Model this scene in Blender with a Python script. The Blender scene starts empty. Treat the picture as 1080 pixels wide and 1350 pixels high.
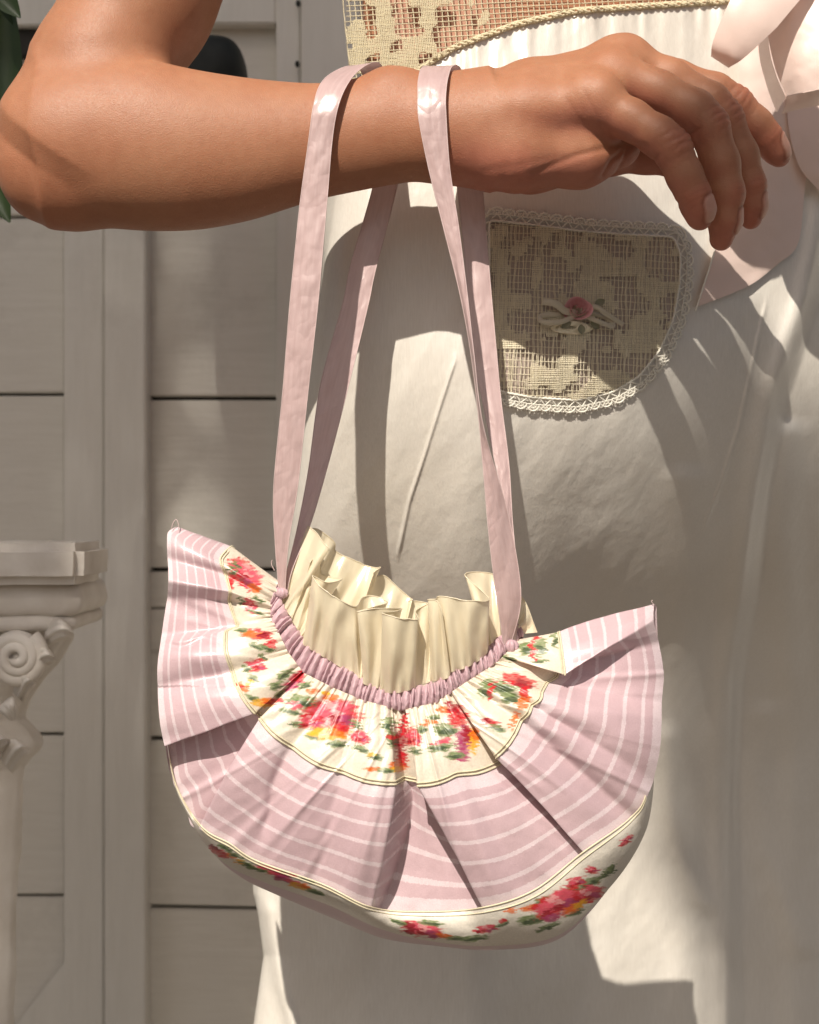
import bpy, math, random
import numpy as np
from mathutils import Vector

random.seed(7)
rng = np.random.default_rng(7)
scene = bpy.context.scene
COL = scene.collection

# ------------------------------------------------------------------ camera
CAM_D = 0.75            # metres from the lens to the plane in which the bag hangs
PX = 0.0004             # metres per photograph pixel in that plane
cam_d = bpy.data.cameras.new("camera")
cam = bpy.data.objects.new("camera", cam_d)
COL.objects.link(cam)
cam.location = (0, -CAM_D, 1.0)
cam.rotation_euler = (math.radians(90), 0, 0)
cam_d.sensor_fit = 'VERTICAL'
cam_d.sensor_height = 24
cam_d.lens = 24 * CAM_D / (1350 * PX)
cam_d.clip_start = 0.02
cam_d.clip_end = 200
cam_d.dof.use_dof = True
cam_d.dof.focus_distance = CAM_D - 0.022
cam_d.dof.aperture_fstop = 8.5
scene.camera = cam

# ------------------------------------------------------------------ light
SUN_AZ, SUN_EL = math.radians(15), math.radians(45)     # sun behind the camera, to its left
to_sun = Vector((-math.sin(SUN_AZ) * math.cos(SUN_EL), -math.cos(SUN_AZ) * math.cos(SUN_EL), math.sin(SUN_EL)))
world = bpy.data.worlds.new("World")
scene.world = world
world.use_nodes = True
wn = world.node_tree.nodes
sky = wn.new('ShaderNodeTexSky')
sky.sky_type = 'NISHITA'
sky.sun_disc = False
sky.sun_elevation = SUN_EL
sky.sun_rotation = math.atan2(to_sun.x, to_sun.y)
sky.air_density = 1.0
sky.dust_density = 4.0
sky.ozone_density = 0.6
bg = wn['Background']
bg.inputs['Strength'].default_value = 0.050
world.node_tree.links.new(sky.outputs[0], bg.inputs[0])
sun_d = bpy.data.lights.new("sun", 'SUN')
sun_d.energy = 5.0
sun_d.angle = math.radians(0.5)
sun_d.color = (1.0, 0.93, 0.82)
sun = bpy.data.objects.new("sun", sun_d)
COL.objects.link(sun)
sun.rotation_euler = to_sun.to_track_quat('Z', 'Y').to_euler()
scene.view_settings.view_transform = 'Standard'
scene.view_settings.look = 'None'
scene.view_settings.exposure = 0.17
scene.view_settings.gamma = 1.0
scene.cycles.use_denoising = True
scene.cycles.max_bounces = 6
scene.cycles.diffuse_bounces = 3
scene.cycles.use_adaptive_sampling = True
scene.cycles.adaptive_threshold = 0.025
scene.cycles.transparent_max_bounces = 4

# ------------------------------------------------------------------ helpers
def W(px, py, d):
    """photograph pixel + depth d (metres behind the bag plane) -> world point(s)"""
    px = np.asarray(px, float); py = np.asarray(py, float); d = np.asarray(d, float)
    s = PX * (CAM_D + d) / CAM_D
    x = (px - 540) * s; z = 1.0 + (675 - py) * s
    x, y, z = np.broadcast_arrays(x, d, z)
    return np.stack([x, y, z], -1)

def WP(p):
    """(px, py, depth in px) -> world"""
    p = np.asarray(p, float)
    return W(p[..., 0], p[..., 1], p[..., 2] * PX)

def sstep(a, b, x):
    t = np.clip((np.asarray(x, float) - a) / (b - a), 0, 1)
    return t * t * (3 - 2 * t)

_perm = np.random.default_rng(3).random((256, 256))
def vnoise(x, y):
    x = np.asarray(x, float); y = np.asarray(y, float)
    xi = np.floor(x).astype(int); yi = np.floor(y).astype(int)
    fx = x - xi; fy = y - yi
    fx = fx * fx * (3 - 2 * fx); fy = fy * fy * (3 - 2 * fy)
    g = lambda a, b: _perm[a & 255, b & 255]
    return (g(xi, yi) * (1 - fx) + g(xi + 1, yi) * fx) * (1 - fy) + (g(xi, yi + 1) * (1 - fx) + g(xi + 1, yi + 1) * fx) * fy - 0.5

def fbm(x, y, o=3):
    r = 0; a = 1.0
    for i in range(o):
        r = r + a * vnoise(x * 2 ** i + 17 * i, y * 2 ** i + 31 * i); a *= 0.5
    return r

def catmull(P, n):
    """P (k, ...) control points -> (m, ...) with n samples per span"""
    P = np.asarray(P, float)
    Q = np.concatenate([[2 * P[0] - P[1]], P, [2 * P[-1] - P[-2]]])
    out = []
    t = np.linspace(0, 1, n, endpoint=False)
    sh = (n,) + (1,) * (P.ndim - 1)
    t = t.reshape(sh)
    for i in range(len(P) - 1):
        p0, p1, p2, p3 = Q[i], Q[i + 1], Q[i + 2], Q[i + 3]
        out.append(0.5 * ((2 * p1) + (-p0 + p2) * t + (2 * p0 - 5 * p1 + 4 * p2 - p3) * t ** 2 + (-p0 + 3 * p1 - 3 * p2 + p3) * t ** 3))
    out.append(P[-1:])
    return np.concatenate(out)

def resample(P, step):
    """polyline -> evenly spaced polyline"""
    P = np.asarray(P, float)
    L = np.concatenate([[0], np.cumsum(np.linalg.norm(np.diff(P, axis=0), axis=1))])
    n = max(2, int(L[-1] / step) + 1)
    s = np.linspace(0, L[-1], n)
    return np.stack([np.interp(s, L, P[:, k]) for k in range(P.shape[1])], -1)

def raw_mesh(name, V, F, uv=None, attrs=None, smooth=True):
    """V (n,3), F (m,4) or (m,3) int"""
    V = np.ascontiguousarray(V, np.float32); F = np.ascontiguousarray(F, np.int32)
    me = bpy.data.meshes.new(name)
    k = F.shape[1]
    me.vertices.add(len(V)); me.vertices.foreach_set('co', V.ravel())
    me.loops.add(F.size); me.loops.foreach_set('vertex_index', F.ravel())
    me.polygons.add(len(F))
    me.polygons.foreach_set('loop_start', np.arange(0, F.size, k, dtype=np.int32))
    me.polygons.foreach_set('loop_total', np.full(len(F), k, np.int32))
    me.polygons.foreach_set('use_smooth', np.full(len(F), smooth, bool))
    me.update(calc_edges=True)
    if uv is not None:
        l = me.uv_layers.new(name='UVMap')
        l.data.foreach_set('uv', np.ascontiguousarray(np.asarray(uv, np.float32)[F.ravel()]).ravel())
    for an, a in (attrs or {}).items():
        a = np.asarray(a, np.float32)
        if a.ndim == 2:
            at = me.attributes.new(an, 'FLOAT_COLOR', 'POINT')
            c = np.ones((len(a), 4), np.float32); c[:, :3] = a[:, :3]
            at.data.foreach_set('color', c.ravel())
        else:
            at = me.attributes.new(an, 'FLOAT', 'POINT'); at.data.foreach_set('value', a)
    me.validate()
    return me

def grid_faces(nu, nv, cu=False, cv=False):
    I = np.arange(nu * nv).reshape(nu, nv)
    if cu: I = np.concatenate([I, I[:1]], 0)
    if cv: I = np.concatenate([I, I[:, :1]], 1)
    return np.stack([I[:-1, :-1], I[1:, :-1], I[1:, 1:], I[:-1, 1:]], -1).reshape(-1, 4)

def link(name, me, mat, parent=None):
    o = bpy.data.objects.new(name, me)
    COL.objects.link(o)
    if mat is not None: me.materials.append(mat)
    if parent is not None: o.parent = parent
    return o

def grid_obj(name, P, mat, parent=None, uv=None, attrs=None, cu=False, cv=False):
    nu, nv = P.shape[:2]
    F = grid_faces(nu, nv, cu, cv)
    if uv is not None: uv = uv.reshape(-1, 2)
    at = {k: (a.reshape(-1, 3) if a.ndim == 3 else a.reshape(-1)) for k, a in (attrs or {}).items()}
    return link(name, raw_mesh(name, P.reshape(-1, 3), F, uv, at), mat, parent)

def tubes(polys, radius, sides=4, closed=False):
    """list of (n,3) polylines -> V, F of thin tubes"""
    Vs, Fs, base = [], [], 0
    ang = np.arange(sides) * 2 * math.pi / sides
    for pi_, P in enumerate(polys):
        P = np.asarray(P, float)
        r = radius[pi_] if isinstance(radius, (list, np.ndarray)) else radius
        T = np.gradient(P, axis=0); T /= np.linalg.norm(T, axis=1, keepdims=True) + 1e-12
        A = np.cross(T, (0.13, 1.0, 0.07)); A /= np.linalg.norm(A, axis=1, keepdims=True) + 1e-12
        B = np.cross(T, A)
        ring = P[:, None] + (A[:, None] * np.cos(ang)[None, :, None] + B[:, None] * np.sin(ang)[None, :, None]) * (np.asarray(r).reshape(-1, 1, 1))
        n = len(P)
        Vs.append(ring.reshape(-1, 3)); Fs.append(grid_faces(n, sides, False, True) + base)
        base += n * sides
    return np.concatenate(Vs), np.concatenate(Fs)

def tube_obj(name, polys, radius, mat, parent=None, sides=4, attrs=None):
    V, F = tubes(polys, radius, sides)
    return link(name, raw_mesh(name, V, F, None, attrs), mat, parent)

def empty(name, loc):
    o = bpy.data.objects.new(name, None); COL.objects.link(o); o.location = loc
    o.empty_display_size = 0.02
    return o

def keep(o, parent):
    """parent to an Empty keeping the world coordinates of the mesh"""
    o.parent = parent
    o.matrix_parent_inverse = Matrix_inv(parent)
    return o

from mathutils import Matrix
def Matrix_inv(p):
    M = Matrix.Identity(4); q = p
    T = Matrix.Translation(p.location)
    return T.inverted()

def tag(o, label, cat, group=None, kind=None):
    o['label'] = label
    if cat: o['category'] = cat
    if group: o['group'] = group
    if kind: o['kind'] = kind
    return o

def box(name, lo, hi, mat, parent=None, bevel=0.0):
    import bmesh
    bm = bmesh.new()
    bmesh.ops.create_cube(bm, size=1)
    lo = Vector(lo); hi = Vector(hi)
    for v in bm.verts:
        v.co = Vector(((v.co.x + .5) * (hi.x - lo.x) + lo.x, (v.co.y + .5) * (hi.y - lo.y) + lo.y, (v.co.z + .5) * (hi.z - lo.z) + lo.z))
    if bevel:
        bmesh.ops.bevel(bm, geom=bm.edges[:], offset=bevel, segments=2, affect='EDGES')
    me = bpy.data.meshes.new(name); bm.to_mesh(me); bm.free()
    return link(name, me, mat, parent)

# ------------------------------------------------------------------ materials
class NT:
    def __init__(self, name):
        self.m = bpy.data.materials.new(name); self.m.use_nodes = True
        self.t = self.m.node_tree; self.n = self.t.nodes
        self.p = self.n['Principled BSDF']
    def add(self, typ, **kw):
        nd = self.n.new(typ)
        for k, v in kw.items(): setattr(nd, k, v)
        return nd
    def l(self, a, b): self.t.links.new(a, b); return self
    def set(self, **kw):
        for k, v in kw.items():
            self.p.inputs[k.replace('_', ' ')].default_value = v if not (isinstance(v, tuple) and len(v) == 3) else (*v, 1)
        return self
    def coords(self, kind='Object', scale=(1, 1, 1)):
        tc = self.add('ShaderNodeTexCoord'); mp = self.add('ShaderNodeMapping')
        mp.inputs['Scale'].default_value = scale
        self.l(tc.outputs[kind], mp.inputs[0]); return mp.outputs[0]
    def noise(self, vec, scale, detail=3, rough=0.55):
        nz = self.add('ShaderNodeTexNoise'); nz.inputs['Scale'].default_value = scale
        nz.inputs['Detail'].default_value = detail; nz.inputs['Roughness'].default_value = rough
        self.l(vec, nz.inputs['Vector']); return nz.outputs['Fac']
    def ramp(self, fac, stops):
        r = self.add('ShaderNodeValToRGB'); e = r.color_ramp.elements
        while len(e) < len(stops): e.new(0.5)
        for el, (p, c) in zip(e, stops):
            el.position = p; el.color = (*c, 1) if len(c) == 3 else c
        self.l(fac, r.inputs[0]); return r.outputs[0]
    def mix(self, fac, a, b, blend='MIX'):
        mx = self.add('ShaderNodeMix', data_type='RGBA', blend_type=blend)
        for s, v in ((mx.inputs[0], fac), (mx.inputs[6], a), (mx.inputs[7], b)):
            if hasattr(v, 'is_linked'): self.l(v, s)
            else: s.default_value = v if not isinstance(v, tuple) else (*v, 1)
        return mx.outputs[2]
    def math(self, op, a, b=0.0, c=0.0):
        m = self.add('ShaderNodeMath', operation=op)
        for i, v in enumerate((a, b, c)):
            if hasattr(v, 'is_linked'): self.l(v, m.inputs[i])
            else: m.inputs[i].default_value = v
        return m.outputs[0]
    def bump(self, h, strength=0.3, dist=0.0005):
        b = self.add('ShaderNodeBump'); b.inputs['Strength'].default_value = strength
        b.inputs['Distance'].default_value = dist
        prev = self.p.inputs['Normal']
        if prev.is_linked: self.l(prev.links[0].from_socket, b.inputs['Normal'])
        self.l(h, b.inputs['Height']); self.l(b.outputs[0], self.p.inputs['Normal']); return self
    def col(self, s): self.l(s, self.p.inputs['Base Color']); return self
    def translucent(self, colour, fac):
        tr = self.add('ShaderNodeBsdfTranslucent'); ms = self.add('ShaderNodeMixShader')
        if hasattr(colour, 'is_linked'): self.l(colour, tr.inputs[0])
        else: tr.inputs[0].default_value = (*colour, 1)
        ms.inputs[0].default_value = fac
        out = self.n['Material Output']
        self.l(self.p.outputs[0], ms.inputs[1]); self.l(tr.outputs[0], ms.inputs[2]); self.l(ms.outputs[0], out.inputs[0])
        return self

def mat_attr_cloth(name, attr, rough, sheen, translucency=0.12, weave=2600, spec=0.4):
    t = NT(name)
    a = t.add('ShaderNodeAttribute', attribute_name=attr)
    v = t.coords('Object')
    n = t.noise(v, 900, 2)
    t.col(t.mix(0.35, a.outputs['Color'], t.ramp(n, [(0.3, (0.62, 0.62, 0.62)), (0.7, (1, 1, 1))]), 'MULTIPLY'))
    t.set(Roughness=rough, Sheen_Weight=sheen, Specular_IOR_Level=spec)
    t.bump(t.noise(v, weave, 2), 0.25, 0.0004)
    t.bump(t.noise(v, 120, 3), 0.25, 0.002)
    if translucency: t.translucent(a.outputs['Color'], translucency)
    return t.m

def mat_satin(name, colour, rough=0.32, var=0.12, aniso=0.0, transl=0.15, crease=0.35, spec=0.5):
    t = NT(name)
    v = t.coords('Object')
    d = tuple(c * (1 - var) for c in colour)
    t.col(t.mix(t.noise(v, 60, 4), d, colour))
    t.set(Roughness=rough, Specular_IOR_Level=spec, Sheen_Weight=0.15, Anisotropic=aniso)
    t.bump(t.noise(v, 2500, 2), 0.18, 0.0003)
    t.bump(t.noise(v, 90, 3), crease, 0.002)
    if transl: t.translucent(colour, transl)
    return t.m

def mat_stripe():
    """mauve cloth with woven satin stripes that follow the V coordinate"""
    t = NT('striped_silk')
    uv = t.add('ShaderNodeUVMap'); sp = t.add('ShaderNodeSeparateXYZ'); t.l(uv.outputs[0], sp.inputs[0])
    obj = t.coords('Object')
    jit = t.math('MULTIPLY', t.math('SUBTRACT', t.noise(obj, 900, 3), 0.5), 0.022)
    v = t.math('ADD', sp.outputs[1], jit)
    f = t.math('FRACT', t.math('MULTIPLY_ADD', v, 6.35, 0.20))
    thin = t.math('MULTIPLY', t.math('GREATER_THAN', f, 0.36), t.math('LESS_THAN', f, 0.69))
    inside = t.math('MULTIPLY', t.math('GREATER_THAN', v, 0.135), t.math('LESS_THAN', v, 0.90))
    thin = t.math('MULTIPLY', t.math('MULTIPLY', t.math('GREATER_THAN', f, 0.43), t.math('LESS_THAN', f, 0.635)), inside)
    wide = t.math('ADD', t.math('LESS_THAN', v, 0.125), t.math('GREATER_THAN', v, 0.925))
    st = t.math('MINIMUM', t.math('ADD', thin, wide), 1.0)
    nz = t.noise(obj, 1600, 2)
    dull = t.mix(nz, (0.56, 0.385, 0.41), (0.68, 0.495, 0.52))
    shin = t.mix(nz, (0.68, 0.52, 0.545), (0.88, 0.755, 0.77))
    c = t.mix(st, dull, shin)
    big = t.noise(obj, 22, 3)
    c = t.mix(0.25, c, t.ramp(big, [(0.35, (0.80, 0.74, 0.80)), (0.65, (1, 1, 1))]), 'MULTIPLY')
    t.col(c)
    t.l(t.math('MULTIPLY_ADD', st, -0.16, 0.38), t.p.inputs['Roughness'])
    t.set(Sheen_Weight=0.15, Specular_IOR_Level=0.8)
    t.bump(st, 0.25, 0.0004)
    t.bump(nz, 0.30, 0.0004)
    t.bump(t.noise(obj, 75, 2, 0.5), 0.18, 0.003)
    t.translucent(c, 0.15)
    return t.m

def mat_skin():
    t = NT('skin')
    a = t.add('ShaderNodeAttribute', attribute_name='Col')
    v = t.coords('Object')
    c = t.mix(0.5, a.outputs['Color'], t.ramp(t.noise(v, 160, 5, 0.65), [(0.3, (0.80, 0.72, 0.68)), (0.7, (1, 1, 1))]), 'MULTIPLY')
    c = t.mix(0.6, c, t.ramp(t.noise(v, 28, 3, 0.6), [(0.3, (0.86, 0.74, 0.70)), (0.7, (1, 1, 1))]), 'MULTIPLY')
    t.col(c)
    t.l(t.math('MULTIPLY_ADD', t.noise(v, 800, 3), 0.30, 0.36), t.p.inputs['Roughness'])
    t.set(Specular_IOR_Level=0.40, Subsurface_Weight=0.18, Subsurface_Scale=0.003)
    t.p.inputs['Subsurface Radius'].default_value = (1.0, 0.35, 0.2)
    t.bump(t.noise(v, 1400, 3, 0.6), 0.34, 0.0005)
    t.bump(t.noise(t.coords('Object', (500, 500, 1500)), 1.0, 2), 0.16, 0.0005)
    vo = t.add('ShaderNodeTexVoronoi', feature='DISTANCE_TO_EDGE'); vo.inputs['Scale'].default_value = 900
    t.l(v, vo.inputs['Vector'])
    t.bump(vo.outputs['Distance'], 0.18, 0.0004)
    t.bump(t.noise(v, 70, 3), 0.12, 0.002)
    return t.m

def mat_dress():
    t = NT('white_silk_cotton')
    v = t.coords('Object')
    slub = t.noise(t.coords('Object', (1500, 1500, 90)), 1.0, 3)
    c = t.mix(slub, (0.66, 0.615, 0.55), (0.83, 0.79, 0.725))
    c = t.mix(0.3, c, t.ramp(t.noise(v, 14, 4), [(0.35, (0.86, 0.82, 0.76)), (0.65, (1, 1, 1))]), 'MULTIPLY')
    t.col(c)
    t.set(Roughness=0.33, Specular_IOR_Level=1.0, Sheen_Weight=0.0)
    t.bump(slub, 0.20, 0.0005)
    t.bump(t.noise(t.coords('Object', (70, 70, 42)), 1.0, 3, 0.55), 0.24, 0.0022)
    t.bump(t.noise(t.coords('Object', (210, 210, 150)), 1.0, 3, 0.6), 0.16, 0.0012)
    t.translucent((0.66, 0.60, 0.52), 0.05)
    return t.m

def mat_thread(name, c1, c2, transl=0.2):
    t = NT(name); v = t.coords('Object')
    t.col(t.mix(t.noise(v, 700, 2), c1, c2)); t.set(Roughness=0.8, Specular_IOR_Level=0.15)
    t.bump(t.noise(v, 3500, 2), 0.4, 0.0004)
    if transl: t.translucent(c2, transl)
    return t.m

def mat_paint(name, c1, c2, dirt=(0.30, 0.27, 0.22), rough=0.6, grain=(6, 6, 60), dirt_amt=0.35):
    t = NT(name); v = t.coords('Object')
    g = t.noise(t.coords('Object', grain), 3.0, 5, 0.6)
    c = t.mix(g, c1, c2)
    d = t.ramp(t.noise(v, 7, 6, 0.7), [(0.56, (0, 0, 0)), (0.78, (1, 1, 1))])
    dm = t.math('MULTIPLY', d, dirt_amt)
    t.col(t.mix(dm, c, dirt))
    t.set(Roughness=rough, Specular_IOR_Level=0.3)
    t.bump(g, 0.25, 0.002); t.bump(t.noise(v, 250, 3), 0.2, 0.0008)
    return t.m

def mat_plain(name, c1, c2, rough=0.6, scale=40, bump=0.3, bdist=0.002, transl=0, spec=0.4):
    t = NT(name); v = t.coords('Object'); n = t.noise(v, scale, 5)
    t.col(t.mix(t.ramp(n, [(0.3, (0, 0, 0)), (0.7, (1, 1, 1))]), c1, c2)); t.set(Roughness=rough, Specular_IOR_Level=spec)
    t.bump(n, bump, bdist)
    if transl: t.translucent(c2, transl)
    return t.m

M_skin = mat_skin()
M_dress = mat_dress()
M_stripe = mat_stripe()
M_floral = mat_attr_cloth('floral_taffeta', 'Col', 0.36, 0.0, 0.08, 2600, 0.7)
M_cream = mat_satin('cream_satin', (0.88, 0.785, 0.585), 0.24, 0.05, 0.35, 0.28, 0.10, 0.9)
M_casing = mat_satin('mauve_casing', (0.60, 0.40, 0.44), 0.5, 0.18, 0, 0.1, 0.4)
M_strap = mat_satin('mauve_ribbon', (0.58, 0.42, 0.40), 0.42, 0.22, 0.0, 0.2, 0.25)
M_bow = mat_satin('blush_satin', (0.86, 0.68, 0.61), 0.36, 0.08, 0.2, 0.15, 0.15)
M_piping = mat_thread('cream_piping', (0.62, 0.54, 0.36), (0.82, 0.75, 0.56), 0.1)
M_lace = mat_thread('ecru_lace_thread', (0.78, 0.69, 0.50), (0.93, 0.86, 0.68), 0)
M_trim = mat_thread('pale_lace_trim', (0.80, 0.75, 0.64), (0.93, 0.90, 0.81), 0)
M_yoke = mat_thread('cream_lace_thread', (0.72, 0.62, 0.41), (0.90, 0.82, 0.62))
M_rose = mat_satin('rose_ribbon', (0.90, 0.50, 0.52), 0.5, 0.10, 0, 0.2, 0.3)
M_leafr = mat_satin('grey_green_ribbon', (0.30, 0.29, 0.19), 0.5, 0.3, 0, 0.1, 0.3)
M_bowr = mat_satin('ivory_ribbon', (0.66, 0.60, 0.47), 0.4, 0.15, 0, 0.2, 0.3)
M_wall = mat_paint('greige_painted_plank', (0.66, 0.62, 0.55), (0.80, 0.765, 0.70))
M_batten = mat_paint('greige_painted_batten', (0.72, 0.685, 0.62), (0.83, 0.80, 0.74), grain=(60, 6, 6), dirt_amt=0.2)
M_gap = mat_plain('dark_gap', (0.03, 0.028, 0.025), (0.05, 0.045, 0.04), 0.9)
M_plaster = mat_plain('white_plaster', (0.66, 0.60, 0.53), (0.80, 0.75, 0.69), 0.75, 30, 0.4, 0.004)
M_black = mat_plain('black_cloth', (0.008, 0.011, 0.010), (0.018, 0.022, 0.02), 0.65, 60)
M_leaf = mat_plain('dark_leaf', (0.018, 0.040, 0.012), (0.05, 0.085, 0.022), 0.4, 25, 0.2, 0.002, 0.2)
M_stem = mat_plain('plant_stem', (0.06, 0.045, 0.03), (0.11, 0.085, 0.05), 0.8, 60)
M_ground = mat_plain('dark_paving', (0.085, 0.072, 0.058), (0.13, 0.11, 0.09), 0.85, 9)
M_shade_crown = mat_plain('shade_tree_leaf', (0.03, 0.055, 0.018), (0.06, 0.10, 0.03), 0.5, 25, 0.0, 0.002, 0)

# ================================================================== SETTING
WALL_D = 0.55
# --- ground: the terrace the person stands on (below the frame)
g = box('ground', (-12, -14, -0.12), (12, 6, 0.0), M_ground); g['kind'] = 'structure'

# --- wall of painted planks
def wpt(px, py, d=WALL_D):
    return W(px, py, d)
wall = box('wall', (-3.2, WALL_D + 0.030, 0.0), (3.2, WALL_D + 0.12, 2.9), M_gap); wall['kind'] = 'structure'

def plank(px0, px1, py0, py1, d0, name='plank', mat=None, tilt=0.0, thick=0.022):
    a = W(px0, py1, d0); b = W(px1, py0, d0)
    o = box(name, (a[0], d0, a[2]), (b[0], d0 + thick, b[2]), mat or M_wall, None, 0.0015)
    if tilt:
        c = Vector(((a[0] + b[0]) / 2, 0, (a[2] + b[2]) / 2))
        R = Matrix.Rotation(tilt, 4, 'Y')
        o.data.transform(Matrix.Translation(c) @ R @ Matrix.Translation(-c))
    o.parent = wall
    return o
D_REC = WALL_D + 0.006
# left panel planks
ys = [-180, 60, 286, 520, 745, 968, 1181, 1400, 1620]
for i in range(len(ys) - 1):
    plank(-760, 86, ys[i] + 2, ys[i + 1] - 2, D_REC)
# middle panel planks
ys = [-190, 33, 262, 525, 751, 802, 860, 975, 1197, 1420, 1640]
for i in range(len(ys) - 1):
    gp = 0.8 if ys[i] in (802, 860) else 2.6
    gq = 0.8 if ys[i + 1] in (802, 860) else 2.6
    plank(192, 366, ys[i] + gp, ys[i + 1] - gq, D_REC - 0.002, tilt=0.0 if i < 6 else 0.02)
# planks behind the person
ys = [-190, 60, 290, 525, 751, 975, 1197, 1420, 1640]
for i in range(len(ys) - 1):
    plank(472, 2600, ys[i] + 2, ys[i + 1] - 2, D_REC)
# vertical battens
for x0, x1, dd in ((84, 137, 0.014), (137.6, 192, 0.020), (364, 396, 0.014), (396.6, 474, 0.022)):
    plank(x0, x1, -190, 1640, WALL_D - dd, 'batten', M_batten, thick=0.04)
# rails, and a near-black strip painting the shade of the left recess
plank(-760, 84, 38, 74, WALL_D - 0.004, 'rail_and_recess_shade', M_gap)
plank(192, 364, -60, 31, WALL_D - 0.012, 'rail_and_recess_shade', M_batten)
plank(-760, 84, -60, 34, WALL_D - 0.012, 'rail_and_recess_shade', M_batten)
# diagonal brace low on the left
a = W(-20, 1405, WALL_D); b = W(100, 1250, WALL_D)
bv = Vector(b) - Vector(a); ln = bv.length
br = box('brace', (-0.05, WALL_D - 0.008, -0.05), (ln * 0.985, WALL_D + 0.0035, 0.0), M_batten, None, 0.002)
br.data.transform(Matrix.Translation((a[0], 0, a[2])) @ Matrix.Rotation(-math.atan2(bv.z, bv.x), 4, 'Y'))
br.parent = wall
# nail heads in the batten
for px, py in ((393, 4), (392, 84)):
    p = W(px, py, WALL_D - 0.0225 if px > 380 else WALL_D + 0.004)
    t_ = np.linspace(0, 2 * math.pi, 11)[:-1]
    V = [(p[0] + 0.0018 * math.cos(a_), p[1] - 0.0012, p[2] + 0.0024 * math.sin(a_)) for a_ in t_] + [(p[0] + 0.0023 * math.cos(a_), p[1] + 0.002, p[2] + 0.003 * math.sin(a_)) for a_ in t_]
    F = [list(range(10))[::-1]] + [[i, (i + 1) % 10, 10 + (i + 1) % 10, 10 + i] for i in range(10)]
    me = bpy.data.meshes.new('nail_head'); me.from_pydata([tuple(map(float, v)) for v in V], [], F)
    link('nail_head', me, M_black, wall)

# ================================================================== DRESS SURFACE (used by body, dress and trims)
LEFT_Y = [-120, 0, 100, 250, 350, 500, 650, 900, 1100, 1180, 1260, 1350, 1500]
LEFT_X = [448, 450, 458, 440, 427, 406, 388, 358, 342, 337, 347, 334, 320]
FOLD_Y = [-200, 300, 390, 450, 520, 640, 780, 900, 1050, 1350, 1600]
FOLD_X = [1110, 1085, 1066, 1045, 1022, 1000, 982, 962, 955, 962, 968]
LR = 75.0
def left_edge(py): return np.interp(py, LEFT_Y, LEFT_X)
def D0(px, py):
    """smooth depth (metres) of the dress front at a photograph position"""
    px = np.asarray(px, float); py = np.asarray(py, float)
    t = np.clip((px - 620) / 100, 0, None)
    d = 0.060 + 0.0066 * t ** 2 / (1 + 0.03 * t ** 2)
    s = np.clip((py - 440) / 100, 0, None)
    sm = np.minimum(s, 3.6)
    d = d + (0.0047 + 0.0028 * sstep(610, 780, px)) * sm ** 2
    s2 = np.clip(s - 3.6, 0, 3.2)
    ex_ = sstep(610, 780, px)
    d = d + (0.0338 + 0.0202 * ex_) * s2 - (0.0052 + 0.0031 * ex_) * s2 ** 2
    u = np.clip((440 - py) / 100, 0, None)
    d = d + 0.0009 * u ** 2
    xl = left_edge(py)
    q = np.clip((xl + LR - px) / LR, 0, 1)
    d = d + LR * PX * 0.9 * (1 - np.sqrt(np.clip(1 - q * q, 0, 1)))
    return d
def wrinkle(px, py):
    w = 0.0016 * fbm(px / 60 + 0.15 * py / 60, py / 210, 2)
    w = w + 0.0022 * fbm(px / 150 + 3, py / 190 + 5, 2)
    amt = 0.35 + 0.65 * sstep(560, 660, px) * sstep(470, 560, py)
    w = w + 0.0007 * amt * fbm((px + 0.6 * py) / 30, (py - 0.5 * px) / 62, 3) + 0.0040 * sstep(700, 1000, py) * fbm(px / 70 + 11, py / 420, 2)
    # fine drag lines
    w = w + 0.0008 * np.abs(fbm((px * 0.8 + py * 0.45) / 40, (py - 0.3 * px) / 130 + 9, 2))
    # gathers under the yoke
    gth = np.exp(-np.clip(py - yoke_line(px), 0, None) / 55)
    w = w + 0.0050 * gth * fbm(px / 17 + 50, py / 220, 2)
    # raised creases
    for pts, amp, wd in CREASES:
        P = np.array(pts, float)
        x_at = np.interp(py, P[:, 1], P[:, 0])
        on = sstep(P[0, 1] - 15, P[0, 1] + 15, py) * (1 - sstep(P[-1, 1] - 15, P[-1, 1] + 15, py))
        w = w - amp * on * np.exp(-((px - x_at) / wd) ** 2)
    return w
def yoke_line(px):
    return np.interp(px, [430, 470, 545, 600, 680, 760, 850, 950, 1100, 1300], [112, 108, 96, 62, 32, 14, 8, 2, -6, -10])
CREASES = [
    ([(600, 475), (582, 530), (560, 600), (540, 660), (525, 730)], 0.0016, 2.2),
    ([(1010, 400), (992, 480), (975, 560), (950, 640), (930, 690)], 0.0013, 2.2),
    ([(965, 900), (961, 1000), (960, 1150), (958, 1400)], 0.002, 5),
    ([(880, 960), (884, 1050), (900, 1130), (930, 1200)], 0.004, 16),
    ([(1010, 930), (1000, 1020), (1010, 1120), (1060, 1260)], 0.004, 22),
    ([(352, 1190), (362, 1250), (372, 1300), (400, 1400)], 0.004, 10),
    ([(470, 1180), (472, 1260), (480, 1400)], 0.005, 40),
    ([(1040, 560), (1030, 700), (1045, 900), (1050, 1400)], 0.006, 26),
    ([(905, 620), (900, 760), (890, 900), (915, 1400)], 0.004, 30),
    ([(760, 1000), (750, 1200), (770, 1400)], 0.004, 34),
]
def DS(px, py):
    d = D0(px, py) + wrinkle(px, py)
    xf = np.interp(py, FOLD_Y, FOLD_X)
    d = d + 0.012 * sstep(-6, 22, np.asarray(px, float) - xf) - 0.004 * np.exp(-((px - xf + 8) / 14) ** 2)
    return d
def on_dress(px, py, off=0.0):
    return W(px, py, DS(px, py) - off)

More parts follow.
